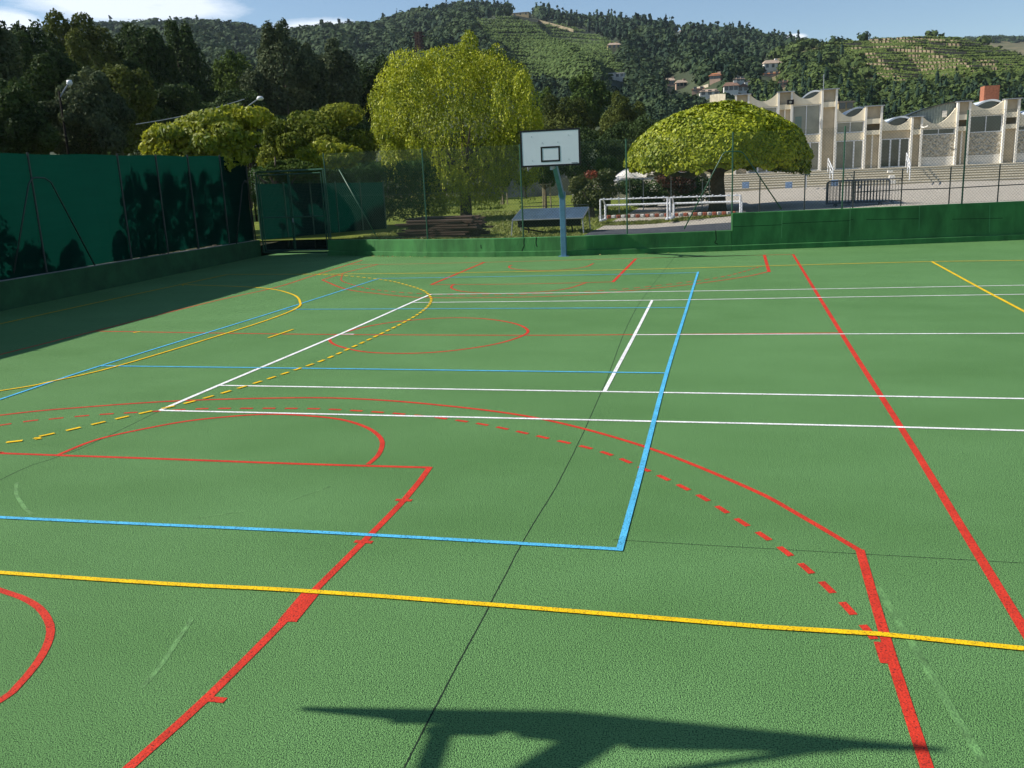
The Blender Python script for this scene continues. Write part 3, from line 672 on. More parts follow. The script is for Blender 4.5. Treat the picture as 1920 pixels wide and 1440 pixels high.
def span(x0, x1, D): return (x1 - x0) / F * D
def zof(x, y, D): return at(x, y, D)[2]

# ---- big weeping yellow-green tree
D = 46.0; base = at_ground(870, D, .42); k = D / F
def wl_(x, y, rx, ry, dy=0.0):
    p = at(x, y, D + dy); return (p[0] - base[0], p[1] - base[1], p[2] - base[2], rx * k, rx * k * .9, ry * k)
bl_ = [wl_(780, 190, 68, 78), wl_(850, 170, 80, 80), wl_(925, 190, 78, 85), wl_(860, 260, 120, 90), wl_(745, 220, 48, 70), wl_(985, 215, 34, 60), wl_(880, 92, 20, 34), wl_(930, 110, 22, 26), wl_(770, 128, 48, 40), wl_(740, 165, 40, 42),
       wl_(850, 120, 40, 36), wl_(905, 130, 44, 36), wl_(960, 150, 34, 40), wl_(715, 185, 26, 26), wl_(815, 108, 18, 20), wl_(790, 300, 40, 55), wl_(835, 350, 50, 42, -2), wl_(815, 385, 26, 24, -2.4), wl_(900, 320, 60, 50), wl_(935, 290, 50, 50), wl_(970, 270, 45, 50), wl_(985, 310, 26, 44), wl_(1000, 240, 20, 40), wl_(730, 250, 34, 44), wl_(755, 290, 26, 30), wl_(905, 365, 40, 20, 1), wl_(880, 72, 12, 16), wl_(868, 105, 22, 24), wl_(930, 95, 10, 16)]
rr = np.random.default_rng(3)
for i in range(60):
    a = rr.uniform(0, 6.28); q = rr.uniform(.6, 1.04); x = 850 + 150 * q * math.cos(a); y = 215 - 118 * q * math.sin(a)
    if y > 300 and x < 760: continue
    bl_.append(wl_(x, y, rr.uniform(7, 19), rr.uniform(12, 28), rr.uniform(-4.2, 3)))
wt = tree('weeping_tree', base, bl_, 90000, .15, lm_yellow, 'large weeping yellow-green tree standing on the lawn behind the plank pile', 'tree', trunk=(4.2, .27), seed=11, aspect=.45, jitter=.75, up=.1, cup=1.6, tintk=.7, gaps=.8, gsc=.8, spread=2.6, limbs=10, shell=.24, bottom=.9)

# hanging strands, two crowns' worth of thin leafy whips
r = np.random.default_rng(12); sp_, sd_, sk_ = blob_points([b for b in bl_ if b[5] > .25], 5200, 14, .08)
sp_ = sp_[(sd_[:, 2] < .75)][:3400]; PS = []
for p in sp_:
    L_ = r.uniform(.35, 1.5); k_ = int(L_ / .085); dr = r.normal(0, .10, 2); w_ = r.uniform(0, 6)
    for j in range(k_): PS.append((p[0] + dr[0] * j * .085 * 2 + .03 * math.sin(w_ + j), p[1] + dr[1] * j * .085 * 2, max(.5, p[2] - j * .085) + r.normal(0, .02)))
PS = np.array(PS); V, Q = leaves(PS, np.tile([-.3, -.5, .3], (len(PS), 1)), .13, 15, .4, .8, 0, 2.5)
npmesh('hanging_shoots', V, Q, leafmat('young_yellow_leaves', (.15, .22, .010), (.55, .56, .03), .25), wt, r.random(len(PS)))

# ---- clipped umbrella-shaped tree
D = 41.0; base = at_ground(1346, D, .68); k = D / F; zc = zof(1346, 300, D) - base[2]
P = []; N_ = []; r = np.random.default_rng(21); n = 84000
R = 4.05; Hc = zof(1346, 206, D) - zof(1346, 312, D)
u1 = r.random(n); th = r.uniform(0, 2 * math.pi, n); ph = np.arccos(1 - u1)      # hemisphere
d = np.stack([np.sin(ph) * np.cos(th), np.sin(ph) * np.sin(th), np.cos(ph)], 1)
rad = (1 - np.abs(r.normal(0, .035, n))) * (1 + .05 * np.sin(d[:, 0] * 5 + 1) * np.cos(d[:, 1] * 6) + .03 * np.sin(th * 9) * np.sin(ph * 7))
P1 = d * rad[:, None] * np.array([R, R, Hc]) + np.array([0, 0, zc - .10]); N1 = d * np.array([1, 1, 1.4])
n2 = 26000; th = r.uniform(0, 2 * math.pi, n2); rr_ = R * np.sqrt(r.uniform(.12, 1, n2)); drop = .16 + .18 * (np.sin(th * 3 + 1) * .5 + .5) + .12 * np.sin(th * 17) + .35 * np.clip(np.cos(th - .25), 0, 1)
zz = zc - .10 - (drop * (rr_ / R) ** 1.2) * r.random(n2) + .35 * (1 - rr_ / R)
P2 = np.stack([rr_ * np.cos(th), rr_ * np.sin(th), zz], 1); N2 = np.stack([np.cos(th), np.sin(th), -.3 + 0 * th], 1)
PP = np.vstack([P1, P2]); NN = np.vstack([N1, N2])
V, Q = leaves(PP, NN, .185, 22, .75, .55, .1, .8)
t = empty('catalpa_tree', base, 'dome-shaped yellow-green tree with a flat underside in front of the cream building', 'tree')
cl = .5 + .5 * np.sin(PP[:, 0] * 1.7) * np.sin(PP[:, 1] * 1.9 + 1) * np.sin(PP[:, 2] * 2)
npmesh('crown', V, Q, lm_catalpa, t, np.clip(.4 * cl + .6 * r.random(len(PP)), 0, 1))
mb = MB(); mb.tube([(0, 0, -.3), (0, 0, .05), (.03, 0, .5), (-.02, 0, 1.3), (0, 0, 2.1)], [.52, .42, .34, .31, .36], 12)
for i in range(11):
    a = i * .571 + .2; l = r.uniform(1.6, 3.0); mb.tube([(0, 0, 1.7), (math.cos(a) * l * .45, math.sin(a) * l * .45, 2.1 + r.uniform(0, .3)), (math.cos(a) * l, math.sin(a) * l, zc + .3 + r.uniform(0, .4))], [.2, .13, .05], 7)
mb.build('trunk', BARK, t, smooth=True)

# ---- broad-leaved yellow tree over the left fence
def side_tree(name, cx, top, x0, x1, ybot, D, zb, n, size, M, label, nb=16, seed=1, group=None, taper=0.0, frac=(.22, .38), shell=.2, trunk=True, cup=0.0, aspect=.6, extra=(), tintk=.45, jitter=.8, depth=.85, cat='tree'):
    base = at_ground(cx, D, zb); zt = zof(cx, top, D) - zb; z0 = zof(cx, ybot, D) - zb; rx = span(x0, x1, D) / 2
    off = span(cx, (x0 + x1) / 2, D)
    b = crown_blobs(off * RT[0], off * RT[1], (zt + z0) / 2, rx, rx * depth, (zt - z0) / 2, nb, seed, frac, taper)
    kk = D / F
    for (x, y, ex, ey) in extra:
        p = at(x, y, D); b.append((p[0] - base[0], p[1] - base[1], p[2] - base[2], ex * kk, ex * kk, ey * kk))
    h = max(1.0, z0 + (zt - z0) * .45)
    return tree(name, base, b, n, size, M, label, cat, group, (h, .05 + rx * .05) if trunk else None, seed, aspect, jitter, 0.0, rx * .5, 7, shell, 1.0, cup, tintk)
side_tree('broadleaf_tree', 395, 205, 268, 520, 350, 34, .45, 32000, .21, lm_vine, 'bright yellow-green broad-leaved tree rising behind the windbreak fence', nb=26, seed=31, frac=(.14, .26),
          extra=[(437, 212, 26, 16), (400, 235, 60, 30), (320, 262, 50, 30), (470, 220, 40, 20), (300, 278, 36, 20), (350, 245, 34, 20), (300, 305, 34, 26), (360, 300, 48, 38), (425, 292, 44, 30), (290, 275, 24, 16), (415, 214, 14, 12), (380, 232, 20, 14)], jitter=.6, depth=.6)
side_tree('broadleaf_tree', 560, 212, 480, 700, 352, 44, .45, 34000, .20, leafmat('mixed_green_leaves', (.055, .095, .015), (.26, .28, .03), .3, .7, .1), 'loose olive-green broad-leaved tree above the double gate', nb=26, seed=33, frac=(.14, .26),
          extra=[(640, 215, 44, 22), (590, 240, 60, 30), (530, 260, 40, 30), (520, 300, 38, 34), (570, 308, 44, 34), (630, 300, 44, 36), (672, 276, 36, 34), (560, 222, 20, 14)], jitter=.6, depth=.6)
side_tree('broadleaf_shrub', 620, 262, 560, 690, 320, 34, .45, 6500, .20, lm_vine, 'small yellow-leaved shrub between the gate and the clipped hedge', nb=14, seed=35, trunk=False, depth=.5, cat='shrub')
# ---- clipped hedge behind the rear windbreak
hb = []; r = np.random.default_rng(41)
b0 = at_ground(488, 40.5, .4); b1 = at_ground(800, 43.5, .4); ht = zof(700, 305, 42.5)
for i in range(90):
    f = i / 89; p = b0 + (b1 - b0) * f; hb.append((p[0] - b0[0], p[1] - b0[1] + r.uniform(-.3, .3), r.uniform(.8, ht - .95), .75, .75, .75))
for i in range(56): f = i / 55; p = b0 + (b1 - b0) * f; hb.append((p[0] - b0[0], p[1] - b0[1], ht - .4 - .45, .6, .7, .42 + r.uniform(0, .1)))
tree('clipped_hedge', b0, hb, 68000, .11, lm_hedge, 'dark clipped hedge with a bright green top left of the weeping tree', 'hedge', trunk=None, gaps=0, seed=43, up=.3, shell=.12)
side_tree('ivy_shrub', 520, 300, 478, 640, 345, 38.5, .4, 9000, .16, lm_green, 'green climbing shrub spilling over the rear windbreak cloth beyond the gate', nb=22, seed=45, trunk=True, frac=(.12, .2), depth=.4, cat='shrub')
# ---- shrubs just behind the left windbreak cloth; their shade falls on it
FS = [(3.4, .8, 2.6, .6, 'dark shrub pressing on the windbreak cloth at the left edge'), (4.6, .8, 1.9, .5, 'low dark shrub beside the one at the left edge'), (6.0, .8, 1.6, .5, 'low dark shrub behind the first brace of the windbreak fence'),
      (9.3, .45, 3.4, .38, 'dark shrub behind the middle of the windbreak fence, just past the second post'), (10.2, .45, 3.4, .38, 'dark shrub before the third post of the windbreak fence'), (11.3, .45, 3.4, .38, 'dark shrub just past the third post of the windbreak fence'), (12.4, .45, 3.4, .38, 'dark shrub at the fourth post of the windbreak fence'),
      (13.5, .45, 3.4, .38, 'dark shrub behind the far half of the windbreak fence'), (14.8, .45, 3.4, .38, 'dark shrub before the last post of the windbreak fence'), (16.0, .45, 3.4, .38, 'dark shrub behind the far end of the windbreak fence'), (8.2, .8, 1.9, .4, 'small dark shrub at the foot of the windbreak fence')]
for i, (y, dx, h, w, lab) in enumerate(FS):
    b = crown_blobs(0, 0, h * .5, w, w * (2.0 if h > 3 else 1.3), h * (.5 if h > 3 else .48), 14, 50 + i, core=.9)
    tree('fence_shrub', (left_x(y) - dx - .3, y, .4), b, 5200, .12, lm_dark, lab, 'shrub', 'shrubs behind the windbreak fence', (h * .5, .03), 50 + i, spread=.3, gaps=.9, gsc=.35)

# ---- dark trees on the left and behind
TR = [ # cx, top, x0, x1, ybot, D, n, size, mat, nb, taper, frac, name, label
 (5, 10, -90, 80, 300, 44, 24000, .22, lm_grey, 26, .3, (.16, .3), 'willow_tree', 'feathery dark willow at the left edge of the picture'),
 (100, 72, 50, 175, 300, 62, 24000, .26, lm_dark, 22, .3, (.2, .32), 'poplar_tree', 'dark green tree rising behind the left street lamp'),
 (185, 50, 110, 262, 300, 74, 28000, .30, lm_olive, 24, .2, (.2, .3), 'leafy_tree', 'olive-tinted broad tree, left of the two tallest dark poplars'),
 (298, 34, 232, 352, 290, 78, 28000, .32, lm_dark, 26, .45, (.16, .28), 'poplar_tree', 'tallest dark poplar of the left-hand group'),
 (362, 62, 318, 420, 280, 84, 18000, .32, lm_dark, 20, .4, (.2, .3), 'poplar_tree', 'dark poplar just right of the tallest one'),
 (465, 106, 425, 505, 260, 88, 12000, .32, lm_green, 16, .3, (.2, .32), 'leafy_tree', 'small mid-green tree in the gap above the second street lamp'),
 (553, 60, 500, 608, 260, 82, 26000, .30, lm_grey, 28, .4, (.16, .28), 'poplar_tree', 'tall grey-green poplar standing alone above the broad-leaved trees'),
 (640, 100, 590, 690, 270, 92, 20000, .34, lm_grey, 22, .35, (.18, .3), 'poplar_tree', 'shorter grey-green poplar left of the weeping tree'),
 (700, 112, 668, 740, 280, 96, 12000, .34, lm_dark, 16, .3, (.2, .3), 'leafy_tree', 'dark tree half hidden behind the left side of the weeping tree'),
 (185, 145, 118, 262, 320, 40, 26000, .17, lm_grey, 26, .2, (.14, .26), 'willow_tree', 'grey-green willow bush in front of the dark trees, right of the left street lamp'),
 (45, 160, -30, 110, 320, 37, 20000, .17, lm_dark, 22, .1, (.18, .3), 'leafy_tree', 'low dark tree above the left end of the windbreak fence'),
 (330, 170, 250, 430, 330, 66, 22000, .28, lm_dark, 22, .1, (.2, .32), 'leafy_tree', 'very dark low tree behind the yellow broad-leaved tree'),
 (450, 175, 390, 540, 330, 76, 14000, .30, lm_dark, 18, .1, (.2, .32), 'leafy_tree', 'dark low tree behind the second street lamp'),
 (610, 205, 530, 700, 330, 70, 16000, .28, lm_dark, 20, .1, (.2, .32), 'leafy_tree', 'dark low tree behind the olive-green broad-leaved tree'),
 (240, 120, 190, 300, 300, 58, 14000, .26, lm_olive, 18, .1, (.2, .3), 'leafy_tree', 'rounded olive tree below the two tall poplars'),
 (1050, 185, 985, 1125, 330, 98, 18000, .30, lm_olive, 24, .15, (.16, .28), 'leafy_tree', 'olive-brown tree behind the basketball board'),
 (1095, 140, 1060, 1150, 250, 120, 14000, .36, lm_green, 16, .2, (.2, .3), 'leafy_tree', 'round green tree topping the wood above the basketball board'),
 (1155, 175, 1110, 1215, 320, 104, 16000, .32, lm_olive, 22, .1, (.16, .28), 'leafy_tree', 'yellowish olive tree between the basketball board and the dome-shaped tree'),
 (1000, 160, 975, 1060, 300, 125, 10000, .36, lm_green, 14, .2, (.2, .3), 'leafy_tree', 'mid-green tree peeping out right of the weeping tree'),
 (1180, 215, 1120, 1260, 330, 84, 18000, .26, lm_dark, 22, .1, (.18, .3), 'leafy_tree', 'dark tree left of the dome-shaped tree'),
 (1090, 240, 1000, 1180, 335, 78, 18000, .24, lm_dark, 24, .05, (.18, .3), 'leafy_tree', 'dark tree directly behind the basketball board'),
 (820, 240, 700, 940, 340, 88, 16000, .32, lm_dark, 22, .1, (.2, .3), 'leafy_tree', 'dark wood-edge tree hidden behind the weeping tree'),
]
for i, (cx, top, x0, x1, yb, D, n, sz, M, nb, tp, fr, nm, lab) in enumerate(TR):
    if cx < 760: x0 -= 24; x1 += 24; top -= 12; n = int(n * 1.3)
    side_tree(nm, cx, top, x0, x1, yb, D, .2, n, sz, M, lab, nb=nb, seed=100 + 3 * i, group='trees behind the court', taper=tp, frac=fr, shell=.22, cup=.5 if 'willow' in nm or 'poplar' in nm else 0)
# shrub with red tips and neighbours
s = side_tree('photinia_shrub', 1108, 322, 1064, 1168, 398, 42.5, .5, 13000, .13, lm_red, 'rounded green shrub with red shoots right of the basketball pole', nb=18, seed=71, trunk=True, cat='shrub', depth=.7)
base = np.array(s.location); q = at(1108, 322, 42); b = [(q[0] - base[0], q[1] - base[1], q[2] - base[2] - .12, .34, .3, .2)]
pts, dd, kk = blob_points(b, 240, 5, .5); V, Q = leaves(pts, dd, .12, 6); npmesh('red_shoots', V, Q, lm_redtip, s, np.random.default_rng(1).random(len(pts)))
side_tree('laurel_shrub', 1135, 296, 1112, 1165, 345, 46, .5, 5000, .15, lm_green, 'small upright green shrub behind the red-tipped one', nb=12, seed=73, trunk=True, cat='shrub')
side_tree('dark_shrub', 1260, 322, 1160, 1350, 392, 50, .5, 16000, .16, lm_dark, 'dark shrubbery under the white awning', nb=22, seed=75, trunk=True, cat='shrub', depth=.4)
pts = at(1240, 338, 49) ; 
r_ = tree('russet_shrub', at_ground(1262, 47.5, .6), [(0, 0, 1.5, 1.0, .5, .6), (.6, 0, 1.1, .6, .5, .5), (-.4, 0, 1.9, .7, .5, .3)], 2600, .14, leafmat('russet_leaves', (.045, .022, .014), (.15, .055, .03), .2), 'rust-coloured bush in the shade of the white awning', 'shrub', trunk=(1.0, .04), seed=77, spread=.6)

# young trees tied to three stakes on the lawn
m_stake = mat('stake_wood', (.30, .25, .16), .9, .2, 5)
def young(cx, ybase, top, w, D, lab):
    base = at_ground(cx, D, .4); zt = zof(cx, top, D) - .4; zb = zt * .42; rx = span(0, w, D) / 2
    t = tree('young_tree', base, crown_blobs(0, 0, (zt + zb) / 2, rx, rx, (zt - zb) / 2, 14, cx), 5200, .16, lm_green, lab, 'tree', 'young staked trees on the lawn', (zb + .6, .05), cx, spread=.6)
    for a in (0, 2.1, 4.2): MB().tube([(.28 * math.cos(a), .28 * math.sin(a), 0), (.26 * math.cos(a), .26 * math.sin(a), 1.75)], .045, 7).build('stake', m_stake, t)
    MB().box(-.3, -.3, 1.5, .3, .3, 1.56).build('tie_frame', m_stake, t)
young(1022, 390, 295, 52, 53, 'young staked tree seen just below the basketball board')
young(942, 378, 312, 48, 66, 'young staked tree left of the one below the basketball board')
young(985, 360, 318, 40, 80, 'young staked tree in front of the far concrete wall')
for i, (cx, D) in enumerate(((700, 60), (770, 72), (640, 55))): young(cx, 0, 300, 46, D, ('young staked tree', 'young staked tree', 'young staked tree')[i] + [' nearest the hedge, hidden by the weeping tree', ' farthest left at the back of the lawn', ' behind the clipped hedge'][i])

# ================================================================== things on the yard behind the wall
# pile of old planks
r = np.random.default_rng(9); pb = at_ground(832, 33.3, .48)
t = empty('plank_pile', pb, 'pile of dark weathered wooden planks behind the low green wall', 'plank pile', rz=-.06)
z = .02
for L in range(9):
    for j in range(5):
        l = r.uniform(2.5, 3.0) - .10 * max(0, L - 5); w = r.uniform(.2, .28); x = -l / 2 + r.normal(0, .14) - .1; y = -.72 + j * .29; h = r.uniform(.045, .07)
        ang = r.normal(0, .02); Mx = Matrix.Translation((0, y, z)) @ Matrix.Rotation(ang, 4, 'Z') @ Matrix.Rotation(r.normal(0, .006), 4, 'Y')
        if L == 8 and j in (0, 1): continue
        MB().box(x, 0, 0, x + l, w, h, Mx).build('plank', m_wood, t, bevel=.004)
    z += .083
# outdoor table-tennis table, its top sloping towards the court
c = at_ground(1030, 33.2, .46)
t = empty('table_tennis_table', c, 'worn dark blue outdoor table-tennis table behind the basketball pole', 'table', rz=.0)
W_, L_ = 1.5, 2.6; za_, zb_ = .55, .86
def tp(x, y): return (x, y, za_ + (zb_ - za_) * (y + W_ / 2) / W_)
f = MB(); q = [tp(-L_ / 2, -W_ / 2), tp(L_ / 2, -W_ / 2), tp(L_ / 2, W_ / 2), tp(-L_ / 2, W_ / 2)]
f.add(q + [(x, y, z + .025) for x, y, z in q], [(0, 3, 2, 1), (4, 5, 6, 7), (0, 1, 5, 4), (1, 2, 6, 5), (2, 3, 7, 6), (3, 0, 4, 7)]); f.build('table_top', m_tt, t)
f = MB(); q = [tp(-L_ / 2 - .02, -W_ / 2 - .02), tp(L_ / 2 + .02, -W_ / 2 - .02), tp(L_ / 2 + .02, W_ / 2 + .02), tp(-L_ / 2 - .02, W_ / 2 + .02)]
for i in range(4): f.tube([q[i], q[(i + 1) % 4]], .022, 6)
f.build('edge_frame', m_grey_metal, t)
MB().box(-L_ / 2 + .12, -.45, .26, L_ / 2 - .10, -.40, .60).build('apron', m_black, t, bevel=.01)
for sx in (-1, 1):
    for sy in (-1, 1): x, y, z = tp(sx * (L_ / 2), sy * W_ / 2); MB().tube([(x, y, z), (x + sx * .05, y + sy * .05, 0)], .022, 6).build('leg', m_grey_metal, t)
MB().tube([tp(-L_ / 2, W_ / 2 + .02), tuple(np.add(tp(-L_ / 2, W_ / 2 + .02), (0, 0, .1))), tuple(np.add(tp(L_ / 2, W_ / 2 + .02), (0, 0, .1))), tp(L_ / 2, W_ / 2 + .02)], .014, 6).build('raised_rail', m_dkpost, t)
for sx in (-.9, .75): MB().tube([(sx, -.3, .42), (sx + .1, -.3, .18), (sx + .1, -.3, 0)], .03, 6).build('inner_leg', m_black, t)
MB().tube([(-1.0, -.3, .2), (-.2, -.3, .05)], .03, 6).build('strut', m_black, t)
# two small white goals
def goal(xl, xr, D, yt, lab, mirror=False):
    a = at_ground(xl, D, .62); b = at_ground(xr, D - .9, .62); d = (b - a); w = np.linalg.norm(d[:2]); t = empty('small_goal', a, lab, 'goal', 'small white goals behind the low wall', math.atan2(d[1], d[0]))
    h = zof((xl + xr) / 2, yt, D) - .62
    f = MB(); f.tube([(0, 0, 0), (0, 0, h)], .032, 8); f.build('post', m_white_metal, t); f = MB(); f.tube([(w, 0, 0), (w, 0, h)], .032, 8); f.build('post', m_white_metal, t)
    f = MB(); f.tube([(0, 0, h), (w, 0, h)], .028, 8)
    for i in range(9): f.box(w * (i + .5) / 9 - .03, -.03, h + .01, w * (i + .5) / 9 + .03, .03, h + .06)
    f.build('crossbar', m_white_metal, t)
    dp = .78; f = MB(); f.tube([(.02, dp, h - .27), (w - .02, dp, h - .27)], .042, 8); f.build('rear_bar', m_white_metal, t)
    for x in (.02, w - .02): MB().tube([(x, dp, 0), (x, dp, h - .25)], .042, 8).build('rear_post', m_white_metal, t); MB().tube([(x, 0, h), (x, dp * .6, h - .03), (x, dp, h - .27)], .028, 8).build('side_bar', m_white_metal, t); MB().box(x - .05, -.12, 0, x + .05, dp + .08, .07).build('foot', m_white_metal, t, bevel=.01)
    return t
goal(1124, 1251, 36.3, 372, 'small white goal frame, the left one of the pair beside the red-tipped shrub')
goal(1256, 1389, 35.6, 368, 'small white goal frame, the right one of the pair in front of the dome-shaped tree')
# red and white edging stones
m_rst = mat('red_painted_stone', (.40, .12, .07), .9, .3, 6); m_wst = mat('white_painted_stone', (.58, .55, .50), .9, .15, 6)
src = {}
for i in range(27):
    xp = 1140 + i * 9.1; q = at_ground(xp, 37.4 - i * .045, .70); red = i % 2 == 0
    if red not in src:
        r = np.random.default_rng(i); me = MB().box(-.085, -.06, -.05, .085, .06, .09)
        o = me.build('edging_stone', m_rst if red else m_wst, bevel=.03); src[red] = o
    else: o = src[red].copy(); C.objects.link(o)
    o.location = tuple(q); o.rotation_euler = (0, 0, random.uniform(-.3, .3)); tag(o, 'red painted edging stone in the row behind the goals' if red else 'white painted edging stone in the row behind the goals', 'edging stone', 'red and white edging stones behind the goals')
kb = MB(); a = at_ground(1120, 38.6, .66); b = at_ground(1400, 37.2, .66); kb.tube([a, b], .09, 4); o = kb.build('stone_kerb', m_conc); o['kind'] = 'structure'
# white awning on thin poles
t = empty('awning', at_ground(1240, 45, .6), 'sagging white canvas awning on thin poles left of the dome-shaped tree', 'awning'); l0 = np.array(t.location)
NXa, NYa = 26, 9; V = []
top = [(1147, 338), (1180, 322), (1205, 328), (1240, 322), (1275, 327), (1308, 325), (1325, 330)]
bot = [(1147, 340), (1185, 332), (1210, 334), (1245, 327), (1285, 334), (1312, 330), (1330, 338)]
for i in range(NXa):
    x = 1147 + (1325 - 1147) * i / (NXa - 1)
    for j in range(NYa):
        f = j / (NYa - 1); y = np.interp(x, [p[0] for p in top], [p[1] for p in top]) - 9 * math.sin(f * math.pi) * (.4 + .6 * math.sin(i * .5) ** 2) if 0 < f < 1 else (np.interp(x, [p[0] for p in bot], [p[1] for p in bot]) + 1.5 * math.sin(i * 1.3) if f == 0 else np.interp(x, [p[0] for p in top], [p[1] for p in top]) - 3)
        V.append(at(x, y, 43.6 + 3.2 * f) - l0)
Q = np.array([(i * NYa + j, (i + 1) * NYa + j, (i + 1) * NYa + j + 1, i * NYa + j + 1) for i in range(NXa - 1) for j in range(NYa - 1)])
npmesh('canvas', np.array(V), Q, m_canvas, t, smooth=True)
for (x, y, D) in ((1160, 336, 43.7), (1206, 334, 43.7), (1258, 330, 43.7), (1317, 334, 43.7), (1180, 320, 46.5), (1330, 334, 44.2)):
    a = at(x, y, D); MB().tube([np.array([a[0], a[1], .55]) - l0, a - l0], .025, 6).build('pole', m_grey_metal, t)
# crowd barriers
def barrier(loc, rz, label, src=None):
    if src: t = copy_tree(src); t.location = tuple(loc); t.rotation_euler = (0, 0, rz); t['label'] = label; return t
    t = empty('crowd_barrier', loc, label, 'barrier', 'steel crowd barriers leaning together behind the stepped wall', rz)
    Lb, Hb = 2.5, 1.05; f = MB(); R_ = .10
    pts = [(0, 0, .12), (0, 0, Hb - R_), (.03, 0, Hb - .03), (R_, 0, Hb), (Lb - R_, 0, Hb), (Lb - .03, 0, Hb - .03), (Lb, 0, Hb - R_), (Lb, 0, .12), (0, 0, .12)]
    f.tube(pts, .022, 6); f.build('tube_frame', m_bar, t)
    f = MB()
    for i in range(1, 20): f.tube([(Lb * i / 20, 0, .13), (Lb * i / 20, 0, Hb - .01)], .010, 5)
    f.build('bars', m_bar, t)
    for x in (.35, Lb - .35): MB().tube([(x, -.28, 0), (x, -.1, .12), (x, .1, .12), (x, .28, 0)], .018, 5).build('foot', m_bar, t)
    return t
m_bar = mat('dull_galvanised_steel', (.085, .09, .095), .5, .25, 6, spec=.5)
c = at_ground(1552, 38.0, .70); b0_ = barrier(c, .03, 'steel crowd barrier at the front of the stack behind the stepped wall')
labs = ['second', 'third', 'fourth', 'fifth']
for i in range(4): barrier(c + np.array([.035 * (i + 1) + (.01 * (-1) ** i), .16 * (i + 1), 0]), .03 + .01 * (-1) ** i, f'steel crowd barrier, {labs[i]} from the front of the stack behind the stepped wall', b0_)
barrier(c + np.array([.66, .95, 0]), .04, 'steel crowd barrier sticking out on the right behind the stack', b0_)

# ================================================================== the cream building on its stepped terrace
YF = 65.1; ZF = 1.70
bX = lambda xp, z=4.0: float(onY(xp, horizon(xp) - (z - CAM[2]) * F / 73.5, YF)[0])
B = empty('cream_building', (bX(1377), YF, ZF), 'cream building with scalloped roofline and white fins beyond the gravel yard', 'building')
BX0 = bX(1377)
def bx(xp): return bX(xp) - BX0
# narrow bays: (x0,x1, top z, has slot, block top of the fins)
NAR = [(1377, 1404, 8.05, 0), (1456, 1484, 8.05, 0), (1537, 1567, 8.05, 0), (1619, 1652, 6.55, 1), (1706, 1728, 5.55, 0), (1790, 1816, 6.5, 1), (1878, 1907, 6.5, 1), (1966, 1996, 5.5, 0), (2056, 2086, 6.5, 1)]
def zz_(z): return z - ZF
finw = .16; m_slot = mat('brown_recess', (.12, .095, .06), .9, .2, 2)
for (x0, x1, zt, sl_) in NAR:
    a, b = bx(x0), bx(x1); beam = MB(); rec = MB(); niche = MB(); slot = MB()
    w = MB(); w.box(a, -.32, 0, a + finw, .1, zz_(zt)); w.build('fin', m_creamw, B); w = MB(); w.box(b - finw, -.32, 0, b, .1, zz_(zt)); w.build('fin', m_creamw, B)
    w = MB(); w.box(a - .05, -.42, zz_(zt), b + .12, .4, zz_(zt) + .07); w.build('roof_coping', m_grey_metal, B)
    beam.box(a + finw, -.26, zz_(zt - 1.35), b - finw, .1, zz_(zt - .95))
    niche.box(a + finw, .0, zz_(zt - .95), b - finw, .1, zz_(zt))
    zc = zt - 1.35
    if sl_:
        slot.box(a + finw, .04, zz_(zt - 1.85), b - finw, .1, zz_(zt - 1.35)); beam.box(a + finw, -.26, zz_(zt - 2.2), b - finw, .1, zz_(zt - 1.85)); zc = zt - 2.2
    rec.box(a + finw, .0, 0, b - finw, .1, zz_(zc))
    if (x0 in (1456, 1619, 1790)): MB().box((a + b) / 2 - .06, -.08, 0, (a + b) / 2 + .06, 0, zz_(zc)).build('downpipe', m_creamw, B)
    beam.build('lintel', m_cream, B); niche.build('niche', m_tan, B); rec.build('recessed_wall', m_tan, B)
    if sl_: slot.build('slot', m_slot, B)
def scallop(xa, xb, zl, zd, zr, zbot):
    a, b = bx(xa), bx(xb); w = MB(); n = 22; po = [(a, zz_(zbot)), (b, zz_(zbot)), (b, zz_(zr))]
    for i in range(n + 1):
        f = 1 - i / n; s = math.sin(math.pi * f) ** 1.0; z = (zl * (1 - f) + zr * f); po.append((a + (b - a) * (.04 + .92 * f), zz_(z - ((zl + zr) / 2 - zd) * s ** .85)))
    po.append((a, zz_(zl))); w.prism(po, -.16, .10); w.build('scalloped_parapet', m_cream, B)
    w = MB(); w.box(a - 0, -.2, zz_(zbot) - .04, b, -.13, zz_(zbot) + .03)
def window(xa, xb, z0, z1, mull=1, gl=m_glass, name='window', door=False, fr=m_white_metal):
    a, b = bx(xa) + .02, bx(xb) - .02; f = MB(); t_ = .07
    f.box(a, -.02, zz_(z0), a + t_, .06, zz_(z1)); f.box(b - t_, -.02, zz_(z0), b, .06, zz_(z1)); f.box(a + t_, -.02, zz_(z0), b - t_, .06, zz_(z0) + t_); f.box(a + t_, -.02, zz_(z1) - t_, b - t_, .06, zz_(z1))
    for i in range(1, mull + 1):
        x = a + (b - a) * i / (mull + 1); f.box(x - (.06 if door else .03), -.015, zz_(z0) + t_, x + (.06 if door else .03), .05, zz_(z1) - t_)
    w = f.build(name, fr, B); MB().box(a + .01, .07, zz_(z0) + .01, b - .01, .09, zz_(z1) - .01).build('pane', gl, w); return w
def panel(xa, xb, z0, z1, M, name, y=-.05, y1=.1): return MB().box(bx(xa), y, zz_(z0), bx(xb), y1, zz_(z1)).build(name, M, B)
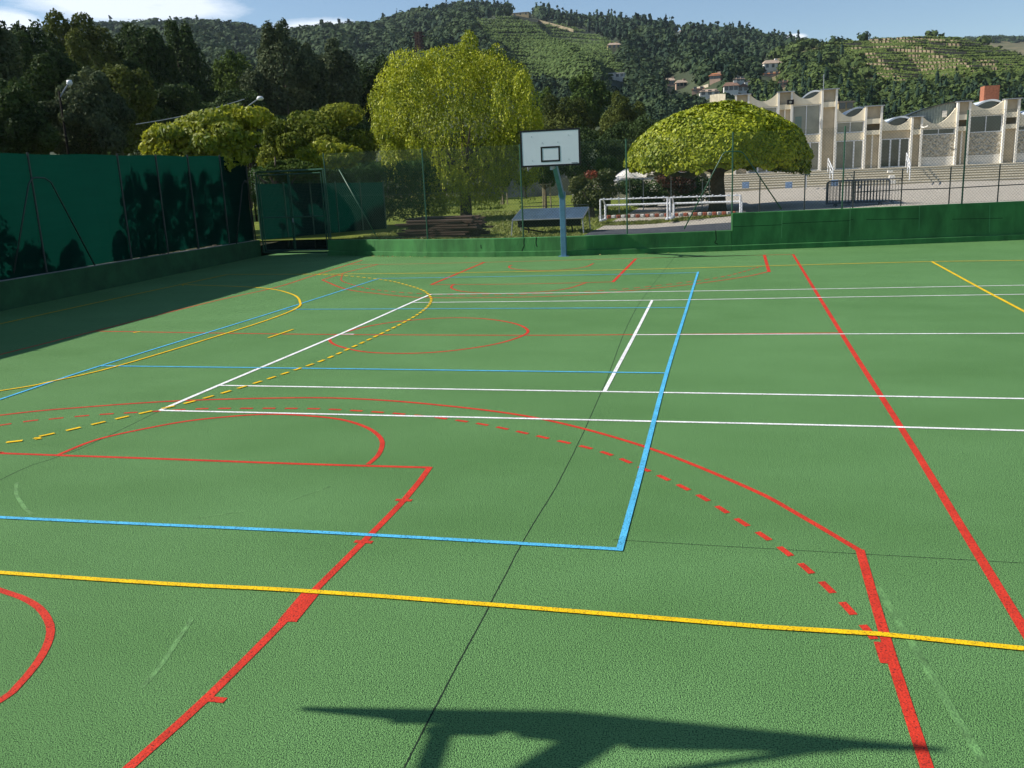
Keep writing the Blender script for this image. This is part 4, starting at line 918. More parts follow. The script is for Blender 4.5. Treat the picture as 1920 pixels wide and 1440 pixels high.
# bay 1, 2 (two storeys)
for (xa, xb, zl, zd, zr) in ((1404, 1456, 8.0, 7.45, 8.0), (1484, 1537, 8.0, 7.45, 8.0)):
    scallop(xa, xb, zl, zd, zr, 7.0); window(xa, xb, 4.6, 6.98, 1, m_glass2); panel(xa, xb, 4.02, 4.58, m_cream, 'spandrel'); window(xa, xb, 1.72, 4.0, 2, m_glass2, 'glazed_door', True)
MB().box(bx(1486) + .15, .062, zz_(4.75), bx(1502), .066, zz_(6.1)).build('interior_screen', m_glass3, B)
# bay 3
scallop(1567, 1619, 6.5, 5.85, 6.5, 5.5); window(1567, 1619, 4.6, 5.48, 1, m_glass2); panel(1567, 1619, 4.02, 4.58, m_cream, 'spandrel'); window(1567, 1619, 1.72, 4.0, 2, m_glass2, 'glazed_door', True)
scallop(1652, 1706, 5.5, 4.98, 5.5, 4.6); panel(1652, 1706, 4.0, 4.58, m_tan, 'transom_panel', 0); window(1652, 1706, 1.72, 3.98, 2, m_glass, 'glazed_door', True)
for (xa, xb, zl, zd, zr, zw0, zw1) in ((1728, 1790, 5.45, 5.0, 6.1, 4.12, 4.6), (1816, 1878, 6.4, 5.9, 6.45, 4.12, 5.42), (1907, 1966, 5.45, 5.0, 5.45, 4.1, 4.5), (1996, 2056, 5.4, 5.0, 6.0, 4.1, 4.6)):
    scallop(xa, xb, zl, zd, zr, zw1 + .02); window(xa, xb, zw0, zw1, 1, m_glass); panel(xa, xb, 2.42, zw0 - .02, m_stone, 'stone_panel', -.02); panel(xa, xb, 1.70, 2.40, m_creamw, 'base_panel', -.05)
# body of the building behind the facade, stepping with its blocks
for (xa, xb, zt) in ((1377, 1567, 7.35), (1567, 1652, 5.8), (1652, 1728, 4.9), (1728, 1816, 4.95), (1816, 1907, 5.8), (1907, 1996, 4.9), (1996, 2086, 4.9)):
    MB().box(bx(xa) + .002, .11, 0, bx(xb) - .002, 9.0, zz_(zt)).build('wall', m_cream, B)
# barrel roofs seen in the scallops, slatted upstand and chimney
def barrel(xa, xb, zs, zc, M=m_zinc, y0=.25, y1=6.0, name='barrel_roof'):
    a, b = bx(xa), bx(xb); w = MB(); n = 20; up_ = [(a + (b - a) * i / n, zz_(zs + (zc - zs) * math.sin(math.pi * i / n) ** .8)) for i in range(n + 1)]; lo_ = [(x, z - .14) for x, z in up_]
    w.prism(up_ + lo_[::-1], y0, y1); w.build(name, M, B, smooth=False)
    w = MB(); w.prism([(a, zz_(zs) - .3)] + [(x, z - .14) for x, z in up_] + [(b, zz_(zs) - .3)], y0 + .25, y0 + .3); w.build('skylight_pane', m_glass, B)
barrel(1498, 1556, 7.35, 8.12); barrel(1578, 1640, 5.85, 6.62); barrel(1656, 1722, 4.98, 5.72); barrel(1820, 1892, 5.9, 6.62); barrel(1914, 1985, 4.98, 5.75)
a, b = bx(1698), bx(1816); w = MB(); n = 16
po = [(a, zz_(5.0)), (b, zz_(5.0)), (b, zz_(6.6))] + [(b + (a - b) * i / n, zz_(6.6 - 1.0 * (i / n) ** 2)) for i in range(1, n + 1)]
w.prism(po, .5, .6); w.build('clad_upstand', m_slat, B)
for i in range(1, 22): x = a + (b - a) * i / 22; zt = 6.6 - 1.0 * ((b - x) / (b - a)) ** 2; MB().box(x - .03, .44, zz_(5.02), x + .03, .498, zz_(zt) - .04).build('cladding_rib', m_slat, B)
w = MB(); up_ = [(b + (a - b) * i / n, zz_(6.6 - 1.0 * (i / n) ** 2) + .02) for i in range(0, n + 1)]; w.prism(up_ + [(x, z + .07) for x, z in up_[::-1]], .3, 4.5); w.build('curved_roof_edge', m_dkpost, B)
MB().box(bx(1766), .40, zz_(5.45), bx(1775), .43, zz_(5.95)).build('vent_hatch', m_creamw, B)
MB().box(bx(1852), 2.0, zz_(5.5), bx(1881), 3.3, zz_(7.75)).build('chimney', m_brick, B)
MB().tube([(bx(1541), .2, zz_(8.05)), (bx(1541), .2, zz_(9.3))], .03, 6).build('mast', m_grey_metal, B); 
f = MB(); f.box(bx(1479) - .25, -.75, zz_(7.05), bx(1479) + .28, -.45, zz_(7.42)); f.tube([(bx(1479), -.45, zz_(7.2)), (bx(1479) + .3, -.16, zz_(7.25))], .04, 6); f.build('floodlight', m_black, B)
MB().tube([(bx(1479), -.76, zz_(7.23)), (bx(1479), -.78, zz_(7.23))], .11, 12).build('flood_lens', m_glass2, B)
f = MB(); f.tube([(bx(1725), -.32, zz_(4.75)), (bx(1729), -.6, zz_(4.7)), (bx(1735), -.8, zz_(4.8))], .06, 8); f.build('wall_lamp', m_creamw, B)

# terrace steps
t = empty('terrace_steps', (BX0, YF, .70), 'long pale concrete steps in front of the cream building', 'steps')
ns = 7; run = 1.55; h = (ZF - .70) / ns
x0_, x1_ = -12 - 0, 34
for i in range(ns):
    y1_ = -.33 - run * i
    MB().box(x0_, y1_ - run, -.9, x1_, y1_ if i else 9, ZF - .70 - h * i).build('step', m_step, t)
    MB().box(x0_, y1_ - run - .012, ZF - .70 - h * i - .055, x1_, y1_ - run - .001, ZF - .70 - h * i + .002).build('nosing', m_stepedge, t)
o = MB().box(-260, 59.4, -.5, BX0 - 12.1, 66, .30)
# handrails
def rail(xa, ya, xb, yb, Da, Db, lab):
    a = at(xa, ya, Da); b = at(xb, yb, Db); t = empty('handrail', (a[0], a[1], 0), lab, 'handrail', 'white handrails on the terrace steps'); a = a - np.array(t.location); b = b - np.array(t.location)
    f = MB(); f.tube([a, b], .04, 6); f.build('top_rail', m_white_metal, t); f = MB(); f.tube([a - [0, 0, .35], b - [0, 0, .35]], .03, 6); f.build('mid_rail', m_white_metal, t)
    for p in (a, (a + b) / 2, b): MB().tube([p, (p[0], p[1], p[2] - 1.05)], .035, 6).build('post', m_white_metal, t)
rail(1553, 297, 1562, 318, 70.5, 58.5, 'white handrail on the terrace steps beside the glazed doors')
rail(1700, 287, 1707, 307, 70, 58.5, 'white handrail at the right end of the dark glazed doors')
rail(1512, 325, 1510, 330, 62, 60, 'short white handrail on the terrace steps near the dome-shaped tree')
# small signs and boxes on the steps
m_sign = mat('blue_white_sign', (.22, .32, .48), .5, .5, 14)
for x, y, l in ((1398, 347, 'small blue and white panel on the steps behind the leaning fence brace'), (1479, 347, 'small blue and white panel on the steps, middle one of three'), (1565, 343, 'small blue and white panel at the foot of the left handrail')):
    p = at(x, y, 58.2 if x > 1500 else 58.6); o = MB().box(-.22, -.02, -.2, .22, .02, .2).build('notice_panel', m_sign); o.location = tuple(p); tag(o, l, 'sign', 'small blue panels on the terrace steps')
for x, y, D, l in ((1669, 321, 66.5, 'topmost'), (1672, 331.5, 63.2, 'middle'), (1674, 341.5, 60.0, 'lowest')):
    p = at(x, y, D); o = MB().box(-.18, -.15, -.1, .18, .15, .1).build('step_block', m_creamw, bevel=.01); o.location = tuple(p); tag(o, f'pale block on the terrace steps, {l} of three in a line', 'block', 'pale blocks on the terrace steps')

# concrete wall and road barrier at the end of the lawn
D = 84; a = at_ground(930, D, 0); b = at_ground(1100, D, 0); zt = zof(1010, 336, D)
t = empty('retaining_wall', a, 'grey concrete wall at the far end of the lawn', 'wall'); d = b - a
MB().tube([(0, 0, zt / 2 - .2), (d[0], d[1], zt / 2 - .2)], [.001, .001], 4)
ux = d / np.linalg.norm(d); nv = np.array([-ux[1], ux[0], 0]) * .15
w = MB(); L2 = d * 1.0
w.add([-nv - [0, 0, .3], L2 - nv - [0, 0, .3], L2 + nv - [0, 0, .3], nv - [0, 0, .3], -nv + [0, 0, zt], L2 - nv + [0, 0, zt], L2 + nv + [0, 0, zt], nv + [0, 0, zt]], [(0, 3, 2, 1), (4, 5, 6, 7), (0, 1, 5, 4), (1, 2, 6, 5), (2, 3, 7, 6), (3, 0, 4, 7)])
w.build('wall', m_conc, t)
D = 92; a = at_ground(930, D, 0); b = at_ground(1090, D, 0); d = b - a; t = empty('guard_rail', a, 'steel road guard rail above the far concrete wall', 'guard rail')
w = MB(); w.tube([(0, 0, zof(930, 323, D)), (d[0], d[1], zof(1090, 318, D))], .16, 4); w.build('beam', m_grey_metal, t)
for i in range(9): p = d * i / 8; MB().tube([(p[0], p[1], 0), (p[0], p[1], 3.1)], .06, 5).build('post', m_grey_metal, t)
w = MB(); w.box(-2, 1.5, -.3, 14, 2.2, 3.6); w.build('parapet', m_conc, t)

m_polebrown = mat('dull_brown_pole', (.022, .020, .016), .95, .2, 4, spec=.05)
# street lamps and their overhead cable
def lamp(xp, yp, D, arm, label, zg=.3):
    h = at(xp, yp, D); base = h - RT * arm; base[2] = zg; t = empty('street_lamp', base, label, 'street lamp', 'street lamps among the trees')
    H = h[2] - zg; a = RT * arm
    MB().tube([(0, 0, 0), (0, 0, H - .25)], [.07, .045], 8).build('pole', m_polebrown, t, smooth=True)
    MB().tube([(0, 0, H - .5), (a[0] * .5, a[1] * .5, H - .2), (a[0] * .85, a[1] * .85, H)], .035, 6).build('arm', m_grey_metal, t)
    f = MB(); f.tube([(a[0] * .8, a[1] * .8, H), (a[0] * .9, a[1] * .9, H + .05), (a[0] * 1.1, a[1] * 1.1, H + .05), (a[0] * 1.2, a[1] * 1.2, H + .02)], [.05, .13, .13, .04], 8); f.build('lamp_head', m_white_metal, t, smooth=True)
    return t
lamp(131, 158, 37.5, .5, 'street lamp with a white head among the trees at the left')
l2 = lamp(488, 186, 54, 1.0, 'street lamp on a short pole above the yellow broad-leaved tree')
a = at(460, 184, 54); MB().tube([(a[0], a[1], .3), (a[0], a[1], a[2] + .1)], .12, 8)
pts = []
for i in range(22):
    f = i / 21; x = 255 + (458 - 255) * f; y = 233 + (186 - 233) * f + 5 * math.sin(math.pi * f); pts.append(at(x, y, 52 - 5 * (1 - f)))
o = MB().tube(pts, .022, 5).build('overhead_cable', m_grey_metal); tag(o, 'thin overhead cable running from the short lamp pole to the left', 'cable')

# ================================================================== hills
class Hill:
    def __init__(s, name, sky, ridge, foot, zf, M, bump=3.0, seed=1, x0=-160, x1=2120, beyond=.35, pw=1.0):
        s.sx, s.sy = zip(*sky); s.rx, s.rd = zip(*ridge); s.fx, s.fd = zip(*foot); s.zf = zf; s.bump = bump; s.seed = seed; s.pw = pw
        nx, nt_ = 170, 60; V = []; ts = np.linspace(0, 1 + beyond, nt_)
        for x in np.linspace(x0, x1, nx): V += [s.p(x, t) for t in ts]
        Q = np.array([(i * nt_ + j, (i + 1) * nt_ + j, (i + 1) * nt_ + j + 1, i * nt_ + j + 1) for i in range(nx - 1) for j in range(nt_ - 1)])
        o = npmesh(name, np.array(V), Q, M, smooth=True); o['kind'] = 'structure'; s.cache = {}
    def p(s, x, t):
        Dr = np.interp(x, s.rx, s.rd); Df = np.interp(x, s.fx, s.fd); yr = np.interp(x, s.sx, s.sy)
        R_ = at(x, yr, Dr); Fo = at_ground(x, Df, s.zf); q = Fo + (R_ - Fo) * t; zr = R_[2]
        k = t ** s.pw if t <= 1 else 1 - (t - 1) * 1.0
        b = s.bump * (math.sin(x * .021 + s.seed) * math.sin(t * 9 + s.seed * 2) + .5 * math.sin(x * .05 + t * 14)) * min(1, t * 4) * min(1, abs(1 - t) * 5)
        q[2] = s.zf + (zr - s.zf) * k + b; return q
    def hit(s, x, y):
        key = int(round(x / 4))
        if key not in s.cache:
            ts = np.linspace(0.02, 1, 60); ys = np.array([proj(s.p(key * 4, t))[1] for t in ts]); ys = np.minimum.accumulate(ys); s.cache[key] = (ys[::-1], ts[::-1])
        ys, ts = s.cache[key]; return s.p(x, float(np.interp(y, ys, ts)))
m_hill = mat('hill_soil', (.030, .042, .018), .95, 0, .02, 0, col2=(.050, .066, .028), detail=8)
m_hillv = mat('vineyard_soil', (.075, .085, .032), .95, 0, .05, 0, col2=(.19, .155, .08), detail=8)
HA = Hill('main_hill', [(-160, 100), (60, 70), (130, 62), (200, 57), (330, 50), (390, 52), (450, 58), (500, 70), (540, 72), (600, 60), (650, 58), (700, 56), (740, 45), (780, 33), (840, 22), (885, 18), (960, 22), (1010, 26), (1050, 36), (1100, 42), (1200, 51), (1300, 61), (1400, 72), (1460, 82), (1540, 95), (1650, 112), (1800, 135), (2120, 170)],
          [(-160, 800), (500, 760), (850, 760), (1200, 820), (1500, 700), (2120, 600)], [(-160, 130), (2120, 150)], 1.0, m_hill, 4, 1)
HB = Hill('right_hill', [(1180, 215), (1300, 178), (1400, 128), (1440, 112), (1500, 90), (1540, 82), (1600, 75), (1700, 69), (1750, 68), (1800, 71), (1850, 84), (1920, 104), (2060, 140)],
          [(1180, 300), (1400, 430), (2060, 520)], [(1180, 130), (2060, 130)], 1.0, m_hillv, 2.2, 4, 1190, 2060)
HC = Hill('distant_hill', [(1700, 100), (1780, 80), (1850, 73), (1920, 73), (2060, 70)], [(1700, 1250), (2060, 1300)], [(1700, 700), (2060, 700)], 5.0, m_hillv, 3, 2, 1700, 2060)

# crowns of the wood: many small leaf clusters with a solid heart, one mass per hillside
ico = None
def icos(sub=1):
    import bmesh
    bm = bmesh.new(); bmesh.ops.create_icosphere(bm, subdivisions=sub, radius=1); v = np.array([x.co[:] for x in bm.verts]); f = np.array([[x.index for x in g.verts] for g in bm.faces]); bm.free(); return v, f
IV, IF = icos(1)
def wood(name, items, M, label, seed, leafk=1.0):
    """items: (pos, radius, height, conifer)"""
    r = np.random.default_rng(seed); V = []; Q = []; T = []; off = 0
    for (p, R_, H_, con) in items:
        D_ = np.linalg.norm(p - CAM); k = int(np.clip(34 * leafk * (R_ / D_) / .008, 16, 150)); tint = r.random()
        u = r.normal(0, 1, (k, 3)); u[:, 2] = np.abs(u[:, 2]) * 1.1 - .25; u /= np.linalg.norm(u, axis=1)[:, None]
        if con:
            hh = r.random(k) ** 1.3; a = r.uniform(0, 6.28, k); rr_ = R_ * (1 - hh) * r.uniform(.7, 1.1, k); pts = np.stack([rr_ * np.cos(a), rr_ * np.sin(a), hh * H_], 1) + p; nn = np.stack([np.cos(a), np.sin(a), .5 + 0 * a], 1)
        else:
            pts = p + u * np.array([R_, R_, H_ * .5]) * r.uniform(.82, 1.12, k)[:, None] + [0, 0, H_ * .5]; nn = u
        s = R_ * (.62 if k < 40 else .45) / math.sqrt(max(k, 30) / 34)
        v, q = leaves(pts, nn, s, int(r.integers(1e6)), .9, .32, .15); V.append(v); Q.append(q + off); off += len(v); T.append(np.clip(tint * .65 + .35 * r.random(k), 0, 1))
        sc_ = np.array([R_ * .8, R_ * .8, H_ * .42]) if not con else np.array([R_ * .5, R_ * .5, H_ * .4]); v = IV * sc_ * r.uniform(.9, 1.1, (len(IV), 1)) + p + [0, 0, H_ * (.45 if not con else .4)]
        V.append(v)
        q3 = IF + off; off += len(v); q4 = np.hstack([q3, q3[:, 2:3]]); Q.append(q4[:, :4]); T.append(np.full(len(q3), tint * .5))
    V = np.vstack(V); Q = np.vstack(Q); T = np.concatenate(T)
    tri = Q[:, 2] == Q[:, 3]
    me = bpy.data.meshes.new(name); me.vertices.add(len(V)); me.vertices.foreach_set('co', V.astype(np.float32).ravel())
    lt = np.where(tri, 3, 4).astype(np.int32); ls = np.concatenate([[0], np.cumsum(lt)[:-1]]).astype(np.int32)
    mask = np.ones(Q.shape, bool); mask[tri, 3] = False; idx = Q[mask].astype(np.int32)
    me.loops.add(len(idx)); me.loops.foreach_set('vertex_index', idx); me.polygons.add(len(Q)); me.polygons.foreach_set('loop_start', ls); me.polygons.foreach_set('loop_total', lt)
    a = me.attributes.new('tint', 'FLOAT', 'FACE'); a.data.foreach_set('value', T.astype(np.float32)); me.update(calc_edges=True); me.materials.append(M)
    o = bpy.data.objects.new(name, me); C.objects.link(o); tag(o, label, 'wood', kind='stuff'); return o
def inside(x, y, poly):
    c = False; j = len(poly) - 1
    for i in range(len(poly)):
        xi, yi = poly[i]; xj, yj = poly[j]
        if (yi > y) != (yj > y) and x < (xj - xi) * (y - yi) / (yj - yi) + xi: c = not c
        j = i
    return c
VA = [(885, 42), (905, 34), (975, 36), (1060, 49), (1110, 64), (1150, 80), (1142, 100), (1180, 138), (1130, 152), (1000, 156), (965, 128), (940, 95), (905, 78)]
VA2 = [(795, 105), (850, 88), (870, 84), (870, 110), (800, 115)]
VB = [(1545, 84), (1700, 72), (1800, 74), (1920, 108), (2040, 150), (2040, 160), (1920, 150), (1800, 146), (1690, 166), (1650, 152), (1610, 118), (1565, 104)]
VBs = [(1425, 120), (1540, 86), (1560, 100), (1500, 112)]
lm_forest = leafmat('forest_leaves', (.020, .042, .022), (.078, .115, .048), .12, .8, .1)
lm_conif = leafmat('conifer_needles', (.015, .034, .022), (.046, .078, .042), .05, .8, .1)
lm_scrub = leafmat('scrub_leaves', (.045, .070, .022), (.11, .14, .045), .2, .8, .1)
HS = [(1128, 150, 55), (1240, 190, 20)]
houses = [(1425, 1467, 131, 112), (1338, 1356, 150, 136), (1318, 1356, 190, 172), (1370, 1402, 178, 156), (1262, 1288, 168, 150), (1246, 1266, 166, 147), (1375, 1395, 158, 143), (1458, 1484, 163, 150), (1428, 1460, 143, 135), (1138, 1165, 92, 76), (1135, 1172, 150, 135), (960, 1000, 36, 22), (1076, 1094, 160, 148), (1294, 1330, 172, 157), (1270, 1282, 66, 57), (1325, 1364, 200, 186), (1250, 1300, 148, 136), (1398, 1408, 160, 152)]
def blocked(x, y):
    for a, b, lo_, hi_ in houses:
        if a - 4 < x < b + 4 and hi_ - 1 < y < lo_ + 20: return True
    return False
r = np.random.default_rng(77); dec = []; con = []; scr = []; nearw = []
def surf(x, y):          # whichever hillside stands nearer along that line of sight
    c = []
    for H_ in (HA, HB):
        if H_ is HB and x < 1195: continue
        if y > np.interp(x, H_.sx, H_.sy) + 1: q = H_.hit(x, y); c.append((np.linalg.norm(q - CAM), 0 if H_ is HA else 1, q))
    if not c: return HA.hit(x, y), 0
    c.sort(key=lambda e: e[0]); return c[0][2], c[0][1]
for i in range(10500):
    x = r.uniform(-20, 1930); top = np.interp(x, HA.sx, HA.sy)
    y = top + (r.random() ** .9) * (235 - top); 
    if i < 900: y = top + r.random() * 4
    if inside(x, y, VA) or inside(x, y, VA2) or blocked(x, y): continue
    if x < 500 and y > 190: continue
    if 520 < x < 1010 and y > 210: continue
    p, wh = surf(x, y)
    if wh: continue
    p = p; D_ = np.linalg.norm(p - CAM); sc_ = np.clip(D_ / 420, .5, 1.5)
    f = r.random(); isc = (f < .42 if (x > 1040 and y < 120) or (y < top + 12 and 900 < x < 1180) else f < (.03 if x < 720 else .12))
    if isc: con.append((p - [0, 0, 1], r.uniform(2.0, 3.4) * sc_, r.uniform(5.5, 9) * sc_, True))
    else: dec.append((p - [0, 0, 1.5], r.uniform(2.2, 4.2) * sc_, r.uniform(4.0, 6.5) * sc_, False))
for i in range(5200):
    x = r.uniform(1195, 1930); top = np.interp(x, HB.sx, HB.sy); y = top + r.random() * (262 - top)
    if y < top + 3 or blocked(x, y): continue
    if inside(x, y, VB): continue
    p, wh = surf(x, y)
    if not wh: continue
    D_ = np.linalg.norm(p - CAM); sc_ = np.clip(D_ / 400, .45, 1.2)
    if inside(x, y, VBs) or (x > 1560 and y < 165 and r.random() < .8): scr.append((p - [0, 0, .5], r.uniform(.9, 1.7) * sc_, r.uniform(1.2, 2.2) * sc_, False)); continue
    if r.random() < .1: con.append((p - [0, 0, 1], r.uniform(1.5, 2.6) * sc_, r.uniform(6, 11) * sc_, True))
    else: nearw.append((p - [0, 0, 1.5], r.uniform(2.2, 4.2) * sc_, r.uniform(3.6, 6.0) * sc_, False))
wood('hillside_wood', dec, lm_forest, 'dark broad-leaved wood covering the main hill', 1)
wood('conifer_wood', con, lm_conif, 'dark conifers along the crest and upper slope of the main hill', 2)
wood('lower_wood', nearw, leafmat('lower_wood_leaves', (.026, .050, .018), (.115, .160, .045), .15, .8, .1), 'mixed wood and gardens on the lower slope behind the houses', 3)
wood('hillside_scrub', scr, lm_scrub, 'low scrub between the vineyard terraces of the right hill', 4)
dist = [(HC.hit(x, y) - [0, 0, 2], r.uniform(3, 6), r.uniform(5, 8), False) for x, y in [(r.uniform(1800, 1925), 73 + abs(r.normal(0, 3))) for _ in range(120)]]
wood('distant_wood', dist, lm_forest, 'thin line of trees on the distant hill at the right edge', 5)

# vineyard rows along the contours, and the terrace walls between them
def rows(hill, poly, y0, y1, dy, slope, M, name, label, size, dens, seed, gap=.06, wob=1.6, thick=.6):
    r = np.random.default_rng(seed); P = []; xs0 = min(p[0] for p in poly); xs1 = max(p[0] for p in poly); y = y0; ph = 0
    while y < y1:
        x = xs0; k = r.uniform(0, 6)
        while x < xs1:
            yy = y + slope * (x - xs0) + wob * math.sin(x * .025 + k * .3 + y * .05)
            if inside(x, yy, poly) and r.random() > gap:
                p = hill.hit(x, yy); n_ = 3
                for _ in range(n_): P.append(p + [r.normal(0, .5), r.normal(0, thick), r.uniform(.1, 1.3)])
            x += dens
        y += dy * (1 + .15 * math.sin(ph)); ph += 1
    P = np.array(P); V, Q = leaves(P, np.tile([-.5, -.4, .8], (len(P), 1)), size, seed, .9, .3)
    o = npmesh(name, V, Q, M, None, r.random(len(P))); tag(o, label, 'vineyard', kind='stuff'); return o
lm_vy = leafmat('vineyard_leaves', (.062, .104, .030), (.115, .165, .048), .2, .8, .1); lm_vyb = leafmat('vineyard_leaves_dry', (.055, .090, .022), (.13, .17, .042), .2, .8, .1)
rows(HA, VA, 20, 190, 5.6, .035, lm_vy, 'vineyard_rows', 'green vineyard in curved rows high on the main hill', 1.25, .35, 11, .04, 1.6, 2.6)
rows(HA, VA2, 80, 120, 5.4, .0, lm_vy, 'vineyard_rows', 'small vineyard patch left of the rusty mast on the main hill', 1.5, .4, 12)
rows(HB, VB, 66, 175, 4.4, .0, lm_vyb, 'vineyard_rows', 'yellow-green vineyard rows on the terraces of the right hill', .95, .3, 13, .10, 2.2)
r = np.random.default_rng(15); tw = MB(); m_dry = mat('dry_stone', (.22, .175, .11), .95, .3, .3)
def terrace(mb, x0, x1, yb, wob, ht, k):
    x = x0
    while x < x1:
        L_ = r.uniform(18, 60); xe = min(x + L_, x1); n = max(2, int((xe - x) / 2.5)); q = []
        for j in range(n + 1):
            xx = x + (xe - x) * j / n; yy = yb + wob * math.sin(xx * .025 + k)
            if inside(xx, yy, VB): q.append(HB.hit(xx, yy))
        for a, b in zip(q[:-1], q[1:]): mb.add([a + [0, -.3, -.4], b + [0, -.3, -.4], b + [0, -.3, ht], a + [0, -.3, ht], a + [0, .3, ht], b + [0, .3, ht]], [(0, 1, 2, 3), (3, 2, 5, 4)])
        x = xe + r.choice([0, 2, 5, 16], p=[.3, .3, .25, .15])
for k, yb in enumerate((80, 87.5, 96, 103, 110, 117, 124, 131, 138, 145, 151, 158)): terrace(tw, r.uniform(1560, 1660), r.uniform(1760, 1950), yb, 2.6, r.uniform(1.3, 1.9), k * .35)
o = tw.build('terrace_walls', m_dry); tag(o, 'tan dry-stone terrace walls running across the right-hand vineyard', 'terrace walls', kind='stuff')
# bare tan patches of broken terrace
rk = []
for (cx, cy, w_, h_, n_) in ((1642, 128, 26, 14, 140), (1678, 82, 9, 6, 50), (1720, 140, 20, 8, 60), (1690, 104, 30, 5, 70), (1740, 98, 30, 4, 50), (1800, 122, 12, 5, 30), (1752, 136, 8, 7, 40), (1660, 108, 12, 8, 50)):
    for _ in range(n_): rk.append(HB.hit(cx + r.normal(0, w_ * .5), cy + r.normal(0, h_ * .5)) + [0, 0, .3])
rk = np.array(rk); V, Q = leaves(rk, np.tile([0, -.5, .7], (len(rk), 1)), 1.7, 3, .9, .4); o = npmesh('broken_terrace', V, Q, m_dry); tag(o, 'bare tan earth and fallen stones among the terraces of the right hill', 'rubble', kind='stuff')

# ------------------------------------------------------------------ houses on the hillside
m_hw = mat('white_house_render', (.66, .63, .57), .9, .06, .5); m_hp = mat('pink_house_render', (.42, .29, .22), .9, .1, .5); m_hy = mat('ochre_house_render', (.44, .33, .18), .9, .1, .5)
m_ro = mat('orange_roof_tiles', (.36, .14, .06), .9, .2, 2); m_rb = mat('brown_roof_tiles', (.20, .12, .085), .9, .25, 2); m_rp = mat('pale_roof_tiles', (.38, .29, .22), .9, .2, 2)
m_hwin = mat('house_window', (.03, .035, .04), .15, spec=.8)
def house(hill, xc, yb, wpx, hpx, wall, roof, label, gable=False, rz=.0, chim=True, flat=False, D=None, roofk=.34, nwin=3, name='hillside_house'):
    p = surf(xc, yb)[0] if D is None else at(xc, yb, D)
    D_ = (p - CAM) @ FW; w = wpx / F * D_; h = hpx / F * D_; dp = w * .7
    t = empty(name, p, label, 'house', 'houses on the hillside', rz)
    hw = h * (1 - roofk) if not flat else h
    MB().box(-w / 2, -dp / 2, -3, w / 2, dp / 2, hw).build('wall', wall, t)
    o_ = .35
    if flat: MB().box(-w / 2 - .2, -dp / 2 - .2, hw, w / 2 + .2, dp / 2 + .2, hw + .25).build('roof', roof, t)
    else:
        rr_ = MB(); a, b, c = w / 2 + o_, dp / 2 + o_, h - hw
        if gable: rr_.add([(-a, -b, hw), (a, -b, hw), (a, b, hw), (-a, b, hw), (0, -b, hw + c), (0, b, hw + c)], [(0, 3, 2, 1), (0, 1, 4), (2, 3, 5), (1, 2, 5, 4), (3, 0, 4, 5)])
        else: rr_.add([(-a, -b, hw), (a, -b, hw), (a, b, hw), (-a, b, hw), (-a * .6, 0, hw + c), (a * .6, 0, hw + c)], [(0, 3, 2, 1), (0, 1, 5, 4), (2, 3, 4, 5), (1, 2, 5), (3, 0, 4)])
        ro = rr_.build('roof', roof, t)
        if chim: MB().box(w * .18, -.4, hw + c * .3, w * .18 + .9, .5, hw + c * 1.35).build('chimney', wall, ro)
    for i in range(nwin):
        x = -w / 2 + w * (i + .5) / nwin
        for z in ((.45,) if hw < 4.2 else (.18, .62)):
            f = MB().box(x - .5, -dp / 2 - .05, hw * z, x + .5, -dp / 2 + .02, hw * z + 1.25); f.build('window', m_hwin, t)
    return t
house(HB, 1446, 133, 33, 20, m_hw, m_rp, 'white two-storey villa standing alone highest on the right slope', rz=.25)
house(HB, 1437, 131, 14, 8, m_hw, m_rp, 'low white annex at the left foot of the highest white villa', flat=True, nwin=1)
house(HA, 1342, 152, 20, 15, m_hp, m_ro, 'bright orange-roofed house among pines left of the gabled villa', rz=-.2)
house(HB, 1330, 184, 36, 15, m_hw, m_rp, 'long low house with a pale roof just above the stone terrace wall', chim=False, rz=.1)
house(HB, 1370, 176, 26, 21, m_hw, m_rb, 'white house with a steep brown roof and dormer, left half of the gabled pair', rz=.1)
house(HB, 1392, 176, 20, 18, m_hw, m_rb, 'white gable-fronted house, right half of the gabled pair', gable=True, rz=.15, nwin=2)
house(HA, 1277, 167, 20, 16, m_hp, m_rp, 'small pink cubic house at the left of the hamlet', rz=.2)
house(HA, 1256, 162, 18, 15, m_hp, m_rp, 'pink house partly behind the small cubic one', rz=0)
house(HA, 1384, 155, 22, 9, m_hw, m_rp, 'pale low roof half hidden in trees above the gabled pair', chim=True)
house(HB, 1472, 163, 24, 12, m_hp, m_rb, 'brown-roofed house right of the hamlet below the white villa')
house(HB, 1446, 143, 30, 7, m_hp, m_ro, 'long orange roof just below the highest white villa')
house(HA, 1151, 95, 24, 14, m_hy, m_rp, 'ochre house alone at the right edge of the high vineyard', rz=.2)
house(HA, 1155, 150, 32, 10, m_hw, m_hw, 'white flat-roofed modern house below the high vineyard', flat=True, nwin=4)
house(HA, 1146, 146, 16, 8, m_hw, m_hw, 'small white upper block beside the flat-roofed modern house', flat=True, nwin=1)
house(HA, 978, 33, 32, 7, m_hy, m_rp, 'ochre ruin on the crest of the main hill above the vineyard', flat=True, nwin=3)
house(HA, 1085, 160, 18, 7, m_hp, m_ro, 'orange roof peeping out of the trees left of the modern house', nwin=1)
house(HA, 1310, 172, 24, 8, m_hp, m_rb, 'dark brown roof between the pink house and the long low house', nwin=2)
house(HA, 1278, 64, 10, 7, m_hw, m_rp, 'tiny white house far up in the forest of the main hill', nwin=1, chim=False)
house(HB, 1404, 160, 8, 8, m_hw, m_rp, 'small white gable just right of the gabled pair', gable=True, nwin=1, chim=False)
house(None, 1581, 214, 29, 20, m_hy, m_rp, 'ochre house showing above the building roof between the two glazed wings', rz=.35, D=150, flat=True, nwin=2)
